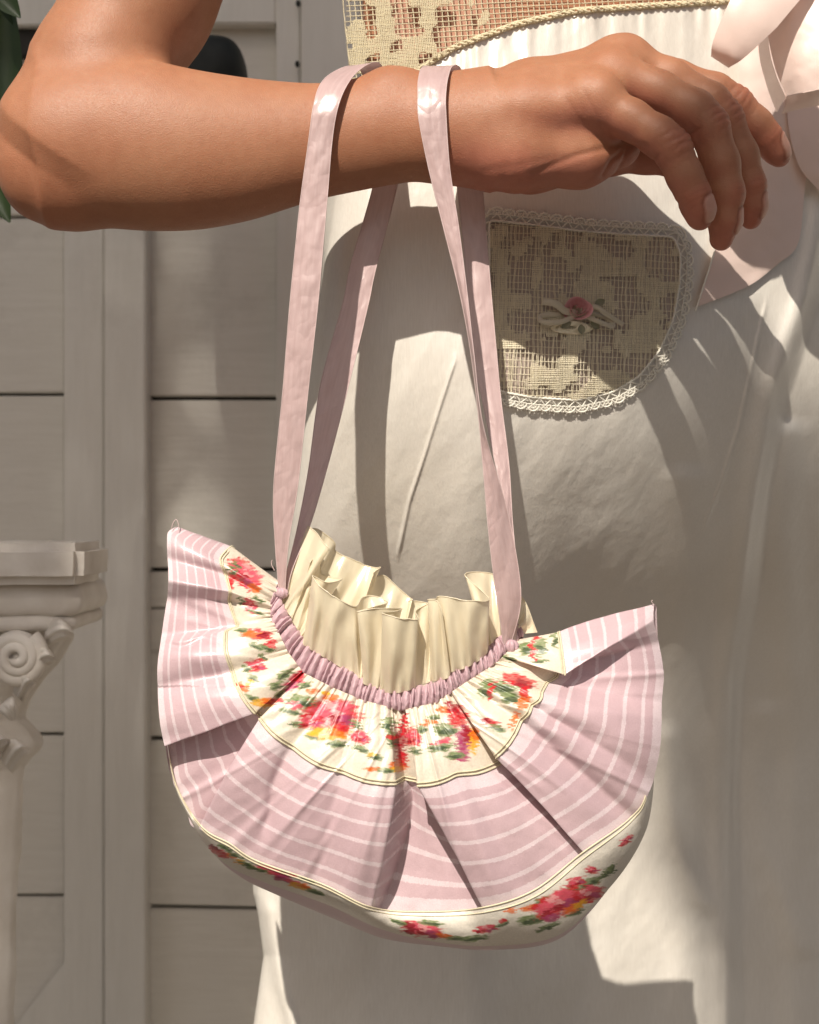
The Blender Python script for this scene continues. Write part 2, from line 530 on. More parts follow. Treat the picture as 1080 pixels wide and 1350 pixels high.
# ================================================================== PERSON (arm, hand, torso): one surface from a distance field
def axis(parts):
    out = [parts[0][0]]
    for a, b, st in parts:
        n = max(1, int(round((b - a) / st)))
        out.extend(list(a + (b - a) * np.arange(1, n + 1) / n))
    return np.array(out, np.float32)
gx = axis([(-0.262, -0.225, 0.004), (-0.225, 0.02, 0.0016), (0.02, 0.216, 0.0009), (0.216, 0.34, 0.009)])
gy = axis([(-0.062, 0.062, 0.0010), (0.062, 0.30, 0.006)])
gz = axis([(0.66, 1.115, 0.012), (1.115, 1.262, 0.0009), (1.262, 1.285, 0.002), (1.285, 1.46, 0.006)])
NX, NY, NZ = len(gx), len(gy), len(gz)
BIG = 0.05
def sub(lo, hi):
    i0 = [max(0, int(np.searchsorted(g_, l)) - 1) for g_, l in zip((gx, gy, gz), lo)]
    i1 = [min(len(g_), int(np.searchsorted(g_, h)) + 1) for g_, h in zip((gx, gy, gz), hi)]
    return tuple(slice(a, b) for a, b in zip(i0, i1))
def coords_of(sl):
    return gx[sl[0]][:, None, None], gy[sl[1]][None, :, None], gz[sl[2]][None, None, :]
def smin(a, b, k):
    h = np.clip(k - np.abs(a - b), 0, None) / k
    return np.minimum(a, b) - h * h * k * 0.25
def new_field(): return np.full((NX, NY, NZ), BIG, np.float32)
def rcone(X, Y, Z, a, b, ra, rb):
    ba = b - a; L2 = float(ba @ ba)
    h = np.clip(((X - a[0]) * ba[0] + (Y - a[1]) * ba[1] + (Z - a[2]) * ba[2]) / L2, 0, 1)
    dx = X - a[0] - h * ba[0]; dy = Y - a[1] - h * ba[1]; dz = Z - a[2] - h * ba[2]
    return (np.sqrt(dx * dx + dy * dy + dz * dz) - (ra + (rb - ra) * h)).astype(np.float32)
def add_chain(F, pts, k, pad=0.022):
    """pts: (px,py,depth px, radius px)"""
    P = [WP(p[:3]) for p in pts]; R = [p[3] * PX for p in pts]
    for i in range(len(pts) - 1):
        r = max(R[i], R[i + 1]) + pad
        sl = sub(np.minimum(P[i], P[i + 1]) - r, np.maximum(P[i], P[i + 1]) + r)
        X, Y, Z = coords_of(sl)
        F[sl] = smin(F[sl], rcone(X, Y, Z, P[i], P[i + 1], R[i], R[i + 1]), k)
def build_body():
    arm = new_field()
    # forearm: elliptical loft along x, outlines read from the photograph
    X0 = np.array([70, 110, 150, 200, 260, 330, 380, 420, 460, 490, 520, 545, 570, 600, 650.])
    TOP = np.array([96, 82, 78, 84, 98, 108, 112, 114, 109, 99, 93, 98, 102, 99, 96.])
    BOT = np.array([292, 297, 302, 306, 305, 292, 275, 262, 254, 247, 242, 238, 236, 238, 246.])
    RY = np.array([74, 80, 84, 85, 80, 70, 63, 58, 55, 54, 55, 54, 52, 50, 46.])
    DC = np.array([0, -4, -8, -10, -10, -8, -6, -4, -2, 0, 0, 0, 0, -2, -4.])
    sl = sub((-0.20, -0.062, 1.10), (0.055, 0.06, 1.27))
    X, Y, Z = coords_of(sl)
    pxx = X / PX + 540
    xs_ = pxx.ravel()
    sm_ = lambda A: np.convolve(np.pad(np.interp(xs_, X0, A), 12, mode='edge'), np.hanning(25) / np.hanning(25).sum(), 'valid')[:, None, None]
    top, bot, ry, dc = sm_(TOP), sm_(BOT), sm_(RY) * PX, sm_(DC) * PX
    zc = 1 + (675 - (top + bot) / 2) * PX; rz = (bot - top) / 2 * PX
    e = np.sqrt(((Z - zc) / rz) ** 2 + ((Y - dc) / ry) ** 2) - 1
    f = e * np.minimum(rz, ry)
    f = np.maximum(f, np.maximum((70 - pxx) * PX, (pxx - 640) * PX)).astype(np.float32)
    arm[sl] = np.minimum(arm[sl], f)
    # elbow and upper arm
    add_chain(arm, [(93, 192, 2, 91), (78, 218, 10, 72)], 0.010)
    add_chain(arm, [(58, 250, 2, 34), (100, 258, 0, 34)], 0.014)
    up = new_field()
    add_chain(up, [(90, 188, 22, 82), (134, 97, 44, 90), (186, 0, 66, 94), (250, -130, 100, 100), (330, -260, 150, 108)], 0.012, 0.05)
    kx = (0.0075 + 0.016 * sstep(-0.180, -0.212, gx)).astype(np.float32)[:, None, None]
    arm = smin(arm, up, kx)
    del up
    # ulnar head at the wrist
    add_chain(arm, [(516, 121, -6, 27), (528, 122, -6, 26)], 0.010)
    # palm
    palm = new_field()
    add_chain(palm, [(580, 158, 10, 42), (700, 122, 18, 40), (818, 90, 24, 36)], 0.008)
    add_chain(palm, [(580, 160, -8, 42), (700, 132, -14, 38), (806, 104, -16, 34)], 0.008)
    add_chain(palm, [(580, 170, -14, 42), (690, 150, -32, 36), (780, 138, -46, 32)], 0.008)
    add_chain(palm, [(580, 160, 22, 38), (700, 132, 46, 38), (818, 102, 72, 34)], 0.008)
    add_chain(palm, [(590, 188, -8, 43), (680, 203, -14, 45), (765, 203, -10, 40), (815, 192, 4, 30)], 0.010)
    add_chain(palm, [(600, 188, 25, 42), (700, 205, 45, 44), (800, 198, 60, 34)], 0.012)
    add_chain(palm, [(778, 122, -50, 26), (792, 124, -56, 25)], 0.010)
    add_chain(palm, [(812, 78, 10, 28), (826, 78, 16, 29)], 0.010)
    arm = smin(arm, palm, 0.010)
    del palm
    fingers = [
        [(780, 136, -46, 33), (832, 158, -62, 29), (868, 180, -74, 28.5), (886, 195, -76, 28), (903, 232, -74, 25.5), (915, 258, -71, 24), (922, 278, -66, 22.5), (923, 289, -62, 16)],
        [(806, 100, -16, 35), (868, 122, -30, 31), (916, 147, -38, 31), (934, 166, -38, 30), (950, 215, -36, 27.5), (958, 255, -32, 26), (956, 290, -26, 24), (951, 315, -20, 18)],
        [(820, 86, 24, 36), (882, 105, 16, 31), (936, 136, 10, 30), (954, 156, 10, 29), (976, 205, 12, 27), (988, 245, 16, 25), (991, 272, 22, 23), (990, 289, 26, 16)],
        [(820, 98, 70, 34), (890, 105, 64, 30), (942, 122, 60, 29), (968, 138, 62, 28.5), (996, 165, 66, 26.5), (1012, 183, 70, 24), (1024, 200, 75, 20), (1029, 207, 78, 15)],
        [(790, 198, 62, 34), (850, 205, 76, 28), (893, 214, 84, 24), (918, 224, 88, 17)],
    ]
    fingers = [[(x_, y_, d_, r_ * (0.95 if i_ == 0 else 0.86)) for i_, (x_, y_, d_, r_) in enumerate(fg)] for fg in fingers]
    out = arm.copy()
    for fg in fingers:
        f = new_field()
        add_chain(f, fg, 0.004, 0.012)
        out = np.minimum(out, smin(arm, f, 0.0055))
    del f, arm
    # torso behind the dress, joined at the shoulder (above the frame)
    sl = sub((-0.11, 0.04, 0.64), (0.40, 0.31, 1.47))
    X, Y, Z = coords_of(sl)
    dd = 0.075
    pxx = X * CAM_D / (CAM_D + dd) / PX + 540; pyy = 675 - (Z - 1) * CAM_D / (CAM_D + dd) / PX
    pxx, pyy = np.broadcast_arrays(pxx, pyy)
    xf = np.interp(pyy, FOLD_Y, FOLD_X)
    front = D0(pxx, pyy) + 0.0085 + 0.03 * sstep(-40, 10, pxx - xf)
    xl = left_edge(pyy) + 26
    f = np.maximum((front - Y) * 0.85, (xl - pxx) * PX)
    f = np.maximum(f, np.maximum(Y - 0.27, np.maximum(X - 0.32, np.maximum(0.68 - Z, Z - 1.43)))).astype(np.float32)
    out[sl] = smin(out[sl], f, 0.02)
    sh = new_field()
    add_chain(sh, [(330, -260, 150, 108), (430, -320, 260, 130), (560, -330, 330, 150)], 0.02, 0.05)
    out = smin(out, sh, 0.02)
    return out, fingers
field, FINGERS = build_body()

def surface_nets(F):
    S = F < 0
    c = S[:-1, :-1, :-1].astype(np.int8)
    cnt = np.zeros(c.shape, np.int8)
    for a in (0, 1):
        for b in (0, 1):
            for d in (0, 1):
                cnt += S[a:NX - 1 + a, b:NY - 1 + b, d:NZ - 1 + d]
    act = (cnt > 0) & (cnt < 8)
    idx = np.full(act.shape, -1, np.int32)
    I, J, K = np.nonzero(act)
    idx[I, J, K] = np.arange(len(I))
    vals = {}
    for a in (0, 1):
        for b in (0, 1):
            for d in (0, 1):
                vals[a, b, d] = F[I + a, J + b, K + d].astype(np.float64)
    acc = np.zeros((len(I), 3)); n = np.zeros(len(I))
    corners = list(vals)
    for c0 in corners:
        for ax in range(3):
            if c0[ax] == 0:
                c1 = list(c0); c1[ax] = 1; c1 = tuple(c1)
                v0, v1 = vals[c0], vals[c1]
                cr = (v0 < 0) != (v1 < 0)
                t = np.where(cr, v0 / np.where(cr, v0 - v1, 1), 0)
                for k in range(3):
                    acc[:, k] += np.where(cr, (t if k == ax else c0[k]), 0)
                n += cr
    acc /= n[:, None]
    G = (gx, gy, gz); IJK = (I, J, K)
    V = np.stack([G[k][IJK[k]] + acc[:, k] * (G[k][IJK[k] + 1] - G[k][IJK[k]]) for k in range(3)], -1)
    faces = []
    for ax in range(3):
        sa = [slice(None)] * 3; sb = [slice(None)] * 3
        sa[ax] = slice(0, -1); sb[ax] = slice(1, None)
        A = S[tuple(sa)]; B = S[tuple(sb)]
        e = A != B
        o1, o2 = [k for k in range(3) if k != ax]
        m = [slice(None)] * 3; m[o1] = slice(1, -1); m[o2] = slice(1, -1)
        e2 = np.zeros_like(e); e2[tuple(m)] = e[tuple(m)]
        P = np.array(np.nonzero(e2)).T
        def at(d1, d2):
            q = P.copy(); q[:, o1] -= d1; q[:, o2] -= d2
            return idx[q[:, 0], q[:, 1], q[:, 2]]
        q = np.stack([at(1, 1), at(0, 1), at(0, 0), at(1, 0)], -1)
        flip = A[P[:, 0], P[:, 1], P[:, 2]]
        if ax == 1: flip = ~flip
        q[~flip] = q[~flip][:, ::-1]
        faces.append(q)
    Fq = np.concatenate(faces)
    return V, Fq[(Fq >= 0).all(1)]
BV, BF = surface_nets(field)
del field
# relax the net a little, then add skin folds and colour
def relax(V, F, it, w=0.5):
    E = np.concatenate([F[:, [0, 1]], F[:, [1, 2]], F[:, [2, 3]], F[:, [3, 0]]])
    deg = np.bincount(E[:, 0], minlength=len(V)) + np.bincount(E[:, 1], minlength=len(V))
    for _ in range(it):
        A = np.zeros_like(V)
        for k in range(3):
            A[:, k] = np.bincount(E[:, 0], V[E[:, 1], k], len(V)) + np.bincount(E[:, 1], V[E[:, 0], k], len(V))
        V = V + w * (A / np.maximum(deg, 1)[:, None] - V)
    return V
BV = relax(BV, BF, 3)
def vnormals(V, F):
    n = np.cross(V[F[:, 2]] - V[F[:, 0]], V[F[:, 3]] - V[F[:, 1]])
    N = np.zeros_like(V)
    for k in range(4):
        for c in range(3): N[:, c] += np.bincount(F[:, k], n[:, c], len(V))
    return N / (np.linalg.norm(N, axis=1, keepdims=True) + 1e-12)
BN = vnormals(BV, BF)
sk = np.tile(np.array([0.40, 0.186, 0.103]), (len(BV), 1))
s_ = CAM_D / (CAM_D + BV[:, 1]) / PX
vpx = BV[:, 0] * s_ + 540; vpy = 675 - (BV[:, 2] - 1) * s_
disp = np.zeros(len(BV))
def blend(mask, colour):
    global sk
    sk = sk * (1 - mask[:, None]) + np.array(colour)[None] * mask[:, None]
# redder palm side, knuckles and fingertips
hand = sstep(560, 640, vpx)
blend(hand * sstep(0.1, -0.7, BN[:, 2]) * 0.75, (0.45, 0.17, 0.12))
blend(sstep(560, 590, vpx) * sstep(175, 215, vpy) * (vpx < 700) * 0.5, (0.48, 0.18, 0.12))
blend(0.35 * sstep(140, 60, vpx) * sstep(140, 230, vpy), (0.48, 0.19, 0.105))
for fi, fg in enumerate(FINGERS):
    P = np.array([WP(p[:3]) for p in fg]); R = np.array([p[3] for p in fg]) * PX
    # joints: 3 = PIP, 5 = DIP, last = tip
    if len(fg) > 5:
        prox = np.abs(BV - P[3]).max(1) < 0.09
        own = np.zeros(len(BV), bool)
        ids = np.nonzero(prox)[0]
        # which finger does a vertex belong to: the nearest centre line
        best = np.full(len(ids), 9.0); mine = np.full(len(ids), 9.0)
        for fj, fh in enumerate(FINGERS):
            Q = np.array([WP(p[:3]) for p in fh]); RR = np.array([p[3] for p in fh]) * PX
            dm = np.full(len(ids), 9.0)
            for i in range(len(Q) - 1):
                ba = Q[i + 1] - Q[i]; h = np.clip(((BV[ids] - Q[i]) @ ba) / (ba @ ba), 0, 1)
                dm = np.minimum(dm, np.linalg.norm(BV[ids] - Q[i] - h[:, None] * ba, axis=1) - (RR[i] + (RR[i + 1] - RR[i]) * h))
            if fj == fi: mine = dm
            best = np.minimum(best, dm)
        sel = ids[mine <= best + 1e-6]
        x = BV[sel]
        for j, amp, fr, wd in ((3, 0.00046, 2 * math.pi / 0.0030, 0.0085), (5, 0.00012, 2 * math.pi / 0.0024, 0.0050)):
            tdir = P[j + 1] - P[j - 1]; tdir /= np.linalg.norm(tdir)
            # dorsal side: outward of the bend
            bend = P[j] - 0.5 * (P[j - 2] + P[min(j + 2, len(P) - 1)]); bend -= tdir * (bend @ tdir)
            bend /= np.linalg.norm(bend) + 1e-9
            al = (x - P[j]) @ tdir
            dors = sstep(0.0, 0.7, BN[sel] @ bend)
            wob = al + 0.0007 * vnoise(x[:, 0] * 400, x[:, 1] * 400 + x[:, 2] * 300)
            gs = np.exp(-(al / wd) ** 2)
            wob = wob + 0.0016 * vnoise(x[:, 0] * 230 + 9, x[:, 1] * 230 - x[:, 2] * 260)
            cr = (np.abs(np.cos(wob * fr * 0.36)) ** 0.5 - 0.82) * (0.5 + 1.2 * np.clip(vnoise(x[:, 0] * 330 + 3, x[:, 1] * 500 + x[:, 2] * 120) + 0.5, 0, 1))
            disp[sel] += amp * gs * dors * cr * 1.6
            m = gs * dors
            mm = np.zeros(len(BV)); mm[sel] = m * 0.6
            blend(mm, (0.45, 0.155, 0.095))
            mm[sel] = m * np.clip(-cr * 1.6, 0, 1) * 0.55
            blend(mm, (0.33, 0.125, 0.075))
            # flexion creases on the palm side
            pal = sstep(-0.1, -0.6, BN[sel] @ bend) * np.exp(-(al / 0.0013) ** 2)
            disp[sel] -= 0.0006 * pal
            mm[:] = 0; mm[sel] = pal * 0.4; blend(mm, (0.30, 0.10, 0.06))
        # nail: on the dorsal side of the last phalanx
        tdir = P[-1] - P[-3]; tdir /= np.linalg.norm(tdir)
        bend = P[4] - 0.5 * (P[2] + P[6]); bend -= tdir * (bend @ tdir); bend /= np.linalg.norm(bend)
        side = np.cross(tdir, bend)
        c = P[-2] + bend * R[-2] * 0.8
        a_ = (x - c) @ tdir; b_ = (x - c) @ side; e_ = (x - c) @ bend
        q = np.maximum(np.abs(a_ + 0.0005) / 0.0068, np.abs(b_) / 0.0054)
        q = ((np.abs(a_ + 0.0002) / 0.0070) ** 3 + (np.abs(b_) / 0.0056) ** 3) ** (1 / 3)
        on = (e_ > -0.0045) * (1 - sstep(0.92, 1.06, q)) * (BN[sel] @ bend > 0.05)
        rim = (e_ > -0.0045) * np.exp(-((q - 1.08) / 0.09) ** 2) * (BN[sel] @ bend > 0.0)
        disp[sel] += 0.00030 * on - 0.00035 * rim
        mm = np.zeros(len(BV)); mm[sel] = on * 0.9; blend(mm, (0.60, 0.36, 0.29))
        mm[sel] = on * sstep(0.0048, 0.0062, a_) * 0.6; blend(mm, (0.62, 0.42, 0.31))
        mm[sel] = rim * 0.7; blend(mm, (0.24, 0.085, 0.05))
        # pinker tips
        dt = np.linalg.norm(x - P[-1], axis=1)
        mm[:] = 0; mm[sel] = np.exp(-(dt / 0.013) ** 2) * 0.4 * (1 - on); blend(mm, (0.50, 0.17, 0.12))
# creases of the hand: knuckle hollow, side of palm, wrist
for pts, dep, wd in ([[(745, 128), (760, 150), (775, 172), (800, 188)], 0.00016, 2.6], [[(770, 118), (786, 150), (795, 175)], 0.00014, 2.4],
                     [[(700, 230), (760, 205), (810, 193), (850, 193)], 0.0006, 5.0], [[(795, 232), (806, 212), (820, 200)], 0.0009, 3.0], [[(812, 230), (822, 212), (826, 200)], 0.0008, 2.6],
                     [[(640, 225), (690, 216), (740, 206)], 0.0002, 6]):
    Pc = resample(np.array(pts, float), 3)
    near = np.nonzero((vpx > Pc[:, 0].min() - 15) & (vpx < Pc[:, 0].max() + 15) & (vpy > Pc[:, 1].min() - 15) & (vpy < Pc[:, 1].max() + 15) & (BN[:, 1] < 0.1) & (BV[:, 1] < 0.012))[0]
    if len(near) == 0: continue
    dm = np.full(len(near), 1e9)
    for c in Pc: dm = np.minimum(dm, (vpx[near] - c[0]) ** 2 + (vpy[near] - c[1]) ** 2)
    gsn = np.exp(-dm / wd ** 2)
    disp[near] -= dep * gsn
    mm = np.zeros(len(BV)); mm[near] = gsn * 0.22; blend(mm, (0.30, 0.11, 0.07))
BV = BV + BN * disp[:, None]
person = link('person', raw_mesh('person', BV, BF, None, {'Col': sk}), M_skin)
tag(person, 'person with bent bare arm, hand limp, holding the ribbon straps on the wrist', 'person')

# ================================================================== DRESS
dress = empty('dress', tuple(W(700, 1300, 0.12)))
def D_(o): return keep(o, dress)
# skirt: sheet over the body, wrapped round the left side
NPX, NPY = 560, 560
rows = []
uu = np.linspace(0, 1, NPX)
ttop = np.linspace(0, 1, NPY)
PXG = np.zeros((NPX, NPY)); PYG = np.zeros((NPX, NPY))
for j, tt in enumerate(ttop):
    yb = 60 + (1480 - 60) * tt
    xl = left_edge(yb)
    PXG[:, j] = xl + 0.3 + (1330 - xl) * uu ** 1.15
for i in range(NPX):
    yl = yoke_line(PXG[i, 0]) + 3
    PYG[i, :] = yl + (1480 - yl) * ttop
for _ in range(2):
    xl = left_edge(PYG); PXG = xl + 0.3 + (1330 - xl) * (uu[:, None] ** 1.15)
    yl = yoke_line(PXG[:, :1]) + 3; PYG = yl + (1480 - yl) * ttop[None]
PYG = np.broadcast_to(yoke_line(PXG) + 3, PXG.shape) * (1 - ttop[None]) + 1480 * ttop[None]
SK = W(PXG, PYG, DS(PXG, PYG))
# wrap behind the left silhouette
nb = 26
edge = SK[0]
wrap = []
for k in range(nb, 0, -1):
    t = k / nb
    q = edge.copy(); q[:, 1] += 0.17 * t; q[:, 0] += 0.03 * t ** 2 + 0.004 * np.sin(9 * t + edge[:, 2] * 30)
    wrap.append(q)
SK = np.concatenate([np.array(wrap), SK], 0)
D_(grid_obj('skirt', SK, M_dress))
# back edge layer that shows to the right of the front panel is part of the same sheet

# braid under the yoke
bx_ = np.linspace(440, 1110, 420)
polys = []
for ph in (0, 1):
    y_ = yoke_line(bx_) + 2.0 * np.sin(bx_ / 2.7 + ph * math.pi) + (0.5 if ph else -0.5)
    d_ = DS(bx_, y_) - 0.0022 - 0.0010 * np.cos(bx_ / 2.7 + ph * math.pi)
    polys.append(W(bx_, y_, d_))
y_ = yoke_line(bx_); polys.append(W(bx_, y_ - 3, DS(bx_, y_) - 0.001)); polys.append(W(bx_, y_ + 3, DS(bx_, y_) - 0.001))
D_(tube_obj('braid_trim', polys, 0.00065, M_yoke, None, 6))

# lace yoke: knotted net with darned flowers
def runs(ok):
    idx = np.nonzero(ok)[0]
    if len(idx) == 0: return []
    return [r for r in np.split(idx, np.nonzero(np.diff(idx) > 1)[0] + 1) if len(r) > 2]
def inside_blobs(x, y, blobs):
    m = np.zeros(np.shape(x), bool)
    for cx, cy, rx, ry in blobs: m |= ((x - cx) / rx) ** 2 + ((y - cy) / ry) ** 2 < 1
    return m
polys, rads = [], []
sp = 7.6
YB = [(478, 20, 16, 34), (500, 62, 20, 16), (520, 20, 14, 26), (548, 52, 20, 14), (486, 84, 14, 10), (545, 12, 16, 9), (575, 20, 12, 14), (590, 44, 7, 6), (512, 90, 10, 6), (470, 60, 6, 14), (600, 6, 10, 5)]
def yoke_pt(x, y, off): return W(x, y, D0(x, y) + 0.0009 * fbm(x / 40, y / 40, 2) - off)
for c in np.arange(-260, 900, sp):
    # two families of slanted threads
    for fam in (0, 1):
        tline = np.arange(-140, 130, 3.2)
        if fam == 0: x = 560 + c + 0.10 * tline; y = tline.copy()
        else: x = 440 + (tline + 140) * 2.6; y = -140 + c * 0.9 + 0 * tline - 0.16 * (x - 440) * 0.35
        x = x + 0.9 * vnoise(tline / 9 + c, np.full_like(tline, c * 0.37)); y = y + 0.9 * vnoise(tline / 9 + 4, np.full_like(tline, c * 0.71))
        ok = (y < yoke_line(x) + 1) & (x > left_edge(y) + 2) & (x < 1120) & (y > -130)
        run = np.nonzero(ok)[0]
        if len(run) < 3: continue
        polys.append(yoke_pt(x[run], y[run], 0.0012 + 0.0004 * fam)); rads.append(0.00030)
# darned flowers: close-set threads inside an irregular outline, thickest at the left
def darn(x, y):
    base_ = fbm(x / 19 + 2.3, y / 21 + 8.1, 2)
    return (base_ > -0.07 + 0.55 * sstep(560, 680, x)) & (y < yoke_line(x) - 2) & (x > left_edge(y) + 3)
for yy in np.arange(-20, 112, 2.0):
    x = np.arange(446, 660, 2.0); y = yy + 0.7 * vnoise(x / 6, np.full_like(x, yy)) - 0.05 * (x - 446)
    for r in runs(darn(x, y)): polys.append(yoke_pt(x[r], y[r], 0.0019)); rads.append(0.00030)
for xx in np.arange(446, 660, 2.4):
    y = np.arange(-20, 112, 2.0); x = xx + 0.7 * vnoise(y / 6, np.full_like(y, xx)) + 0.1 * y
    for r in runs(darn(x, y)): polys.append(yoke_pt(x[r], y[r], 0.0022)); rads.append(0.00026)
yk = D_(tube_obj('lace_yoke', polys, rads, M_yoke, None, 4)); yk['kind'] = 'stuff'
yk['label'] = 'cream net lace yoke with darned flowers'

# ---------------- lace pocket
PK = np.array([(645, 290), (700, 296), (770, 305), (840, 310), (888, 312), (897, 335), (896, 375), (888, 420), (870, 462), (842, 497), (806, 518), (760, 528), (700, 524), (658, 516), (646, 500)], float)
def poly_in(x, y, P):
    r = np.zeros(np.shape(x), bool); n = len(P)
    for i in range(n):
        x1, y1 = P[i]; x2, y2 = P[(i + 1) % n]
        c = ((y1 > y) != (y2 > y)) & (x < (x2 - x1) * (y - y1) / (y2 - y1 + 1e-12) + x1)
        r ^= c
    return r
def pk_pt(x, y, off): 
    puff = 0.0035 * np.exp(-(((x - 750) / 60) ** 2 + ((y - 470) / 45) ** 2)) + 0.002 * fbm(x / 22, y / 60, 2)
    return on_dress(x, y, 0.0016 + off + np.clip(puff, 0, 1))
FB = [(684, 318, 13, 15), (704, 368, 27, 24), (676, 392, 20, 22), (735, 330, 14, 10), (786, 328, 30, 11), (837, 334, 10, 18), (850, 380, 25, 30), (800, 372, 16, 26), (668, 440, 26, 22), (748, 474, 26, 30),
      (697, 503, 24, 15), (803, 506, 26, 14), (833, 456, 26, 20), (712, 440, 12, 16), (770, 436, 16, 10), (752, 350, 14, 14), (864, 430, 12, 20), (780, 500, 14, 18), (660, 350, 10, 16)]
polys, rads = [], []
pit = 5.3
for x0 in np.arange(640, 905, pit):
    y = np.arange(280, 535, 2.6)
    x = x0 + 2.6 * vnoise(y / 22, np.full_like(y, x0 * 0.31)) + 1.2 * vnoise(y / 7, np.full_like(y, x0 * 0.9)) - 0.02 * (y - 400)
    for r in runs(poly_in(x, y, PK)):
        polys.append(pk_pt(x[r], y[r], 0.0)); rads.append(0.00023 + 0.00008 * random.random())
    if random.random() < 0.45:      # a slack doubled thread
        x2 = x + 1.6 + 1.0 * vnoise(y / 11 + 5, np.full_like(y, x0))
        for r in runs(poly_in(x2, y, PK)):
            polys.append(pk_pt(x2[r], y[r], 0.0004)); rads.append(0.00020)
for y0 in np.arange(284, 535, pit * 1.75):
    x = np.arange(640, 905, 2.6)
    y = y0 + 1.6 * vnoise(x / 25, np.full_like(x, y0 * 0.31)) + 0.05 * (x - 770)
    for r in runs(poly_in(x, y, PK)):
        polys.append(pk_pt(x[r], y[r], 0.0003)); rads.append(0.00018)
def filled(qx, qy):                 # darned cells follow the net, so the flowers have stepped outlines
    big_ = fbm(qx / 24 + 1.7, qy / 24 + 6.3, 2) + 0.10 * np.cos((qx - 765) / 17) * np.cos((qy - 405) / 21)
    for cx, cy, rx, ry in FB: big_ = big_ + 0.30 * np.exp(-(((qx - cx) / rx) ** 2 + ((qy - cy) / ry) ** 2) * 1.4)
    return big_ > 0.13
for x0 in np.arange(640, 905, pit / 2.5):
    y = np.arange(280, 535, 1.8)
    qx = np.floor(x0 / pit) * pit; qy = np.floor(y / pit) * pit
    x = x0 + 2.6 * vnoise(y / 22, np.full_like(y, qx * 0.31)) - 0.02 * (y - 400)
    ok = filled(np.full_like(qy, qx), qy) & poly_in(x, y, PK)
    for r in runs(ok): polys.append(pk_pt(x[r], y[r], 0.0006)); rads.append(0.00027)
for y0 in np.arange(284, 535, pit / 2.0):
    x = np.arange(640, 905, 1.8)
    qx = np.floor(x / pit) * pit; qy = math.floor(y0 / pit) * pit
    y = y0 + 1.6 * vnoise(x / 25, np.full_like(x, qy * 0.31))
    ok = filled(qx, np.full_like(qx, qy)) & poly_in(x, y, PK)
    for r in runs(ok): polys.append(pk_pt(x[r], y[r], 0.0008)); rads.append(0.00021)
pocket = D_(tube_obj('pocket', polys, rads, M_lace, None, 4))
pocket['label'] = 'ecru darned net lace patch pocket'
def sub_(o):
    o.parent = pocket; o.matrix_parent_inverse = Matrix_inv(dress); return o
def sub_(o):
    o.parent = pocket
    o.matrix_parent_inverse = (pocket.matrix_parent_inverse.copy() @ Matrix.Identity(4)).inverted() @ Matrix_inv(dress) if False else Matrix.Identity(4)
    return o
# dusky sheet added under the lace, coloured as the shade behind the net
lt = np.linspace(0, 1, 40); cen = PK.mean(0)
rim = resample(np.concatenate([PK, PK[:1]]), 4.0)
GXl = cen[0] + (rim[:, None, 0] - cen[0]) * lt[None]; GYl = cen[1] + (rim[:, None, 1] - cen[1]) * lt[None]
M_lace_shade = mat_satin('dusky_lace_shade', (0.46, 0.375, 0.32), 0.7, 0.1, 0, 0.0, 0.2)
sub_(grid_obj('lace_shade_sheet', on_dress(GXl, GYl, 0.0008), M_lace_shade))
# scalloped lace edging
ring = resample(np.concatenate([PK, PK[:1]]), 1.0)
ring = np.stack([np.convolve(np.pad(ring[:, k], 14, mode='wrap'), np.hanning(29) / np.hanning(29).sum(), 'valid') for k in (0, 1)], -1)
per = np.concatenate([[0], np.cumsum(np.linalg.norm(np.diff(ring, axis=0), axis=1))])
def ring_pt(s, o):
    s = np.mod(s, per[-1])
    c = np.stack([np.interp(s, per, ring[:, 0]), np.interp(s, per, ring[:, 1])], -1)
    c2 = np.stack([np.interp(np.mod(s + 2, per[-1]), per, ring[:, 0]), np.interp(np.mod(s + 2, per[-1]), per, ring[:, 1])], -1)
    t = c2 - c; t /= np.linalg.norm(t, axis=-1, keepdims=True) + 1e-9
    nrm = np.stack([t[..., 1], -t[..., 0]], -1)
    return c + nrm * np.asarray(o)[..., None]
def ring_w(s, o, off):
    q = ring_pt(s, o); return on_dress(q[..., 0], q[..., 1], off)
polys, rads = [], []
nsc = int(per[-1] / 15.5); pit_s = per[-1] / nsc
for k in range(nsc):
    s0 = k * pit_s; jt = random.uniform(-0.6, 0.6)
    a = np.linspace(0, math.pi, 13)
    for rr, rad in ((0.50, 0.00056), (0.27, 0.00036)):
        polys.append(ring_w(s0 + pit_s / 2 - np.cos(a) * pit_s * rr, 9.0 + np.sin(a) * pit_s * rr * 1.05 + jt, 0.0022)); rads.append(rad)
    # picots along the scallop
    for ap in np.linspace(0.35, math.pi - 0.35, 6):
        sc_ = s0 + pit_s / 2 - math.cos(ap) * pit_s * 0.5; oc_ = 9.0 + math.sin(ap) * pit_s * 0.525 + jt
        t = np.linspace(0, 1, 3); polys.append(ring_w(sc_ - math.cos(ap) * 2.2 * t, oc_ + math.sin(ap) * 2.2 * t, 0.0022)); rads.append(0.00030)
    for s1, s2 in ((0.0, 0.5), (1.0, 0.5), (0.5, 0.08), (0.5, 0.92)):
        o1, o2 = (0.5, 9.5) if s1 != 0.5 else (9.0, 16.5)
        t = np.linspace(0, 1, 5)
        polys.append(ring_w(s0 + pit_s * (s1 + (s2 - s1) * t), o1 + (o2 - o1) * t, 0.0022)); rads.append(0.00040)
sfull = np.linspace(0, per[-1], 500)
for o, rad in ((0.0, 0.0007), (9.0, 0.0004)):
    polys.append(ring_w(sfull, np.full(500, o) + 0.4 * np.sin(sfull), 0.0022)); rads.append(rad)
sub_(tube_obj('lace_trim', polys, rads, M_trim, None, 4))
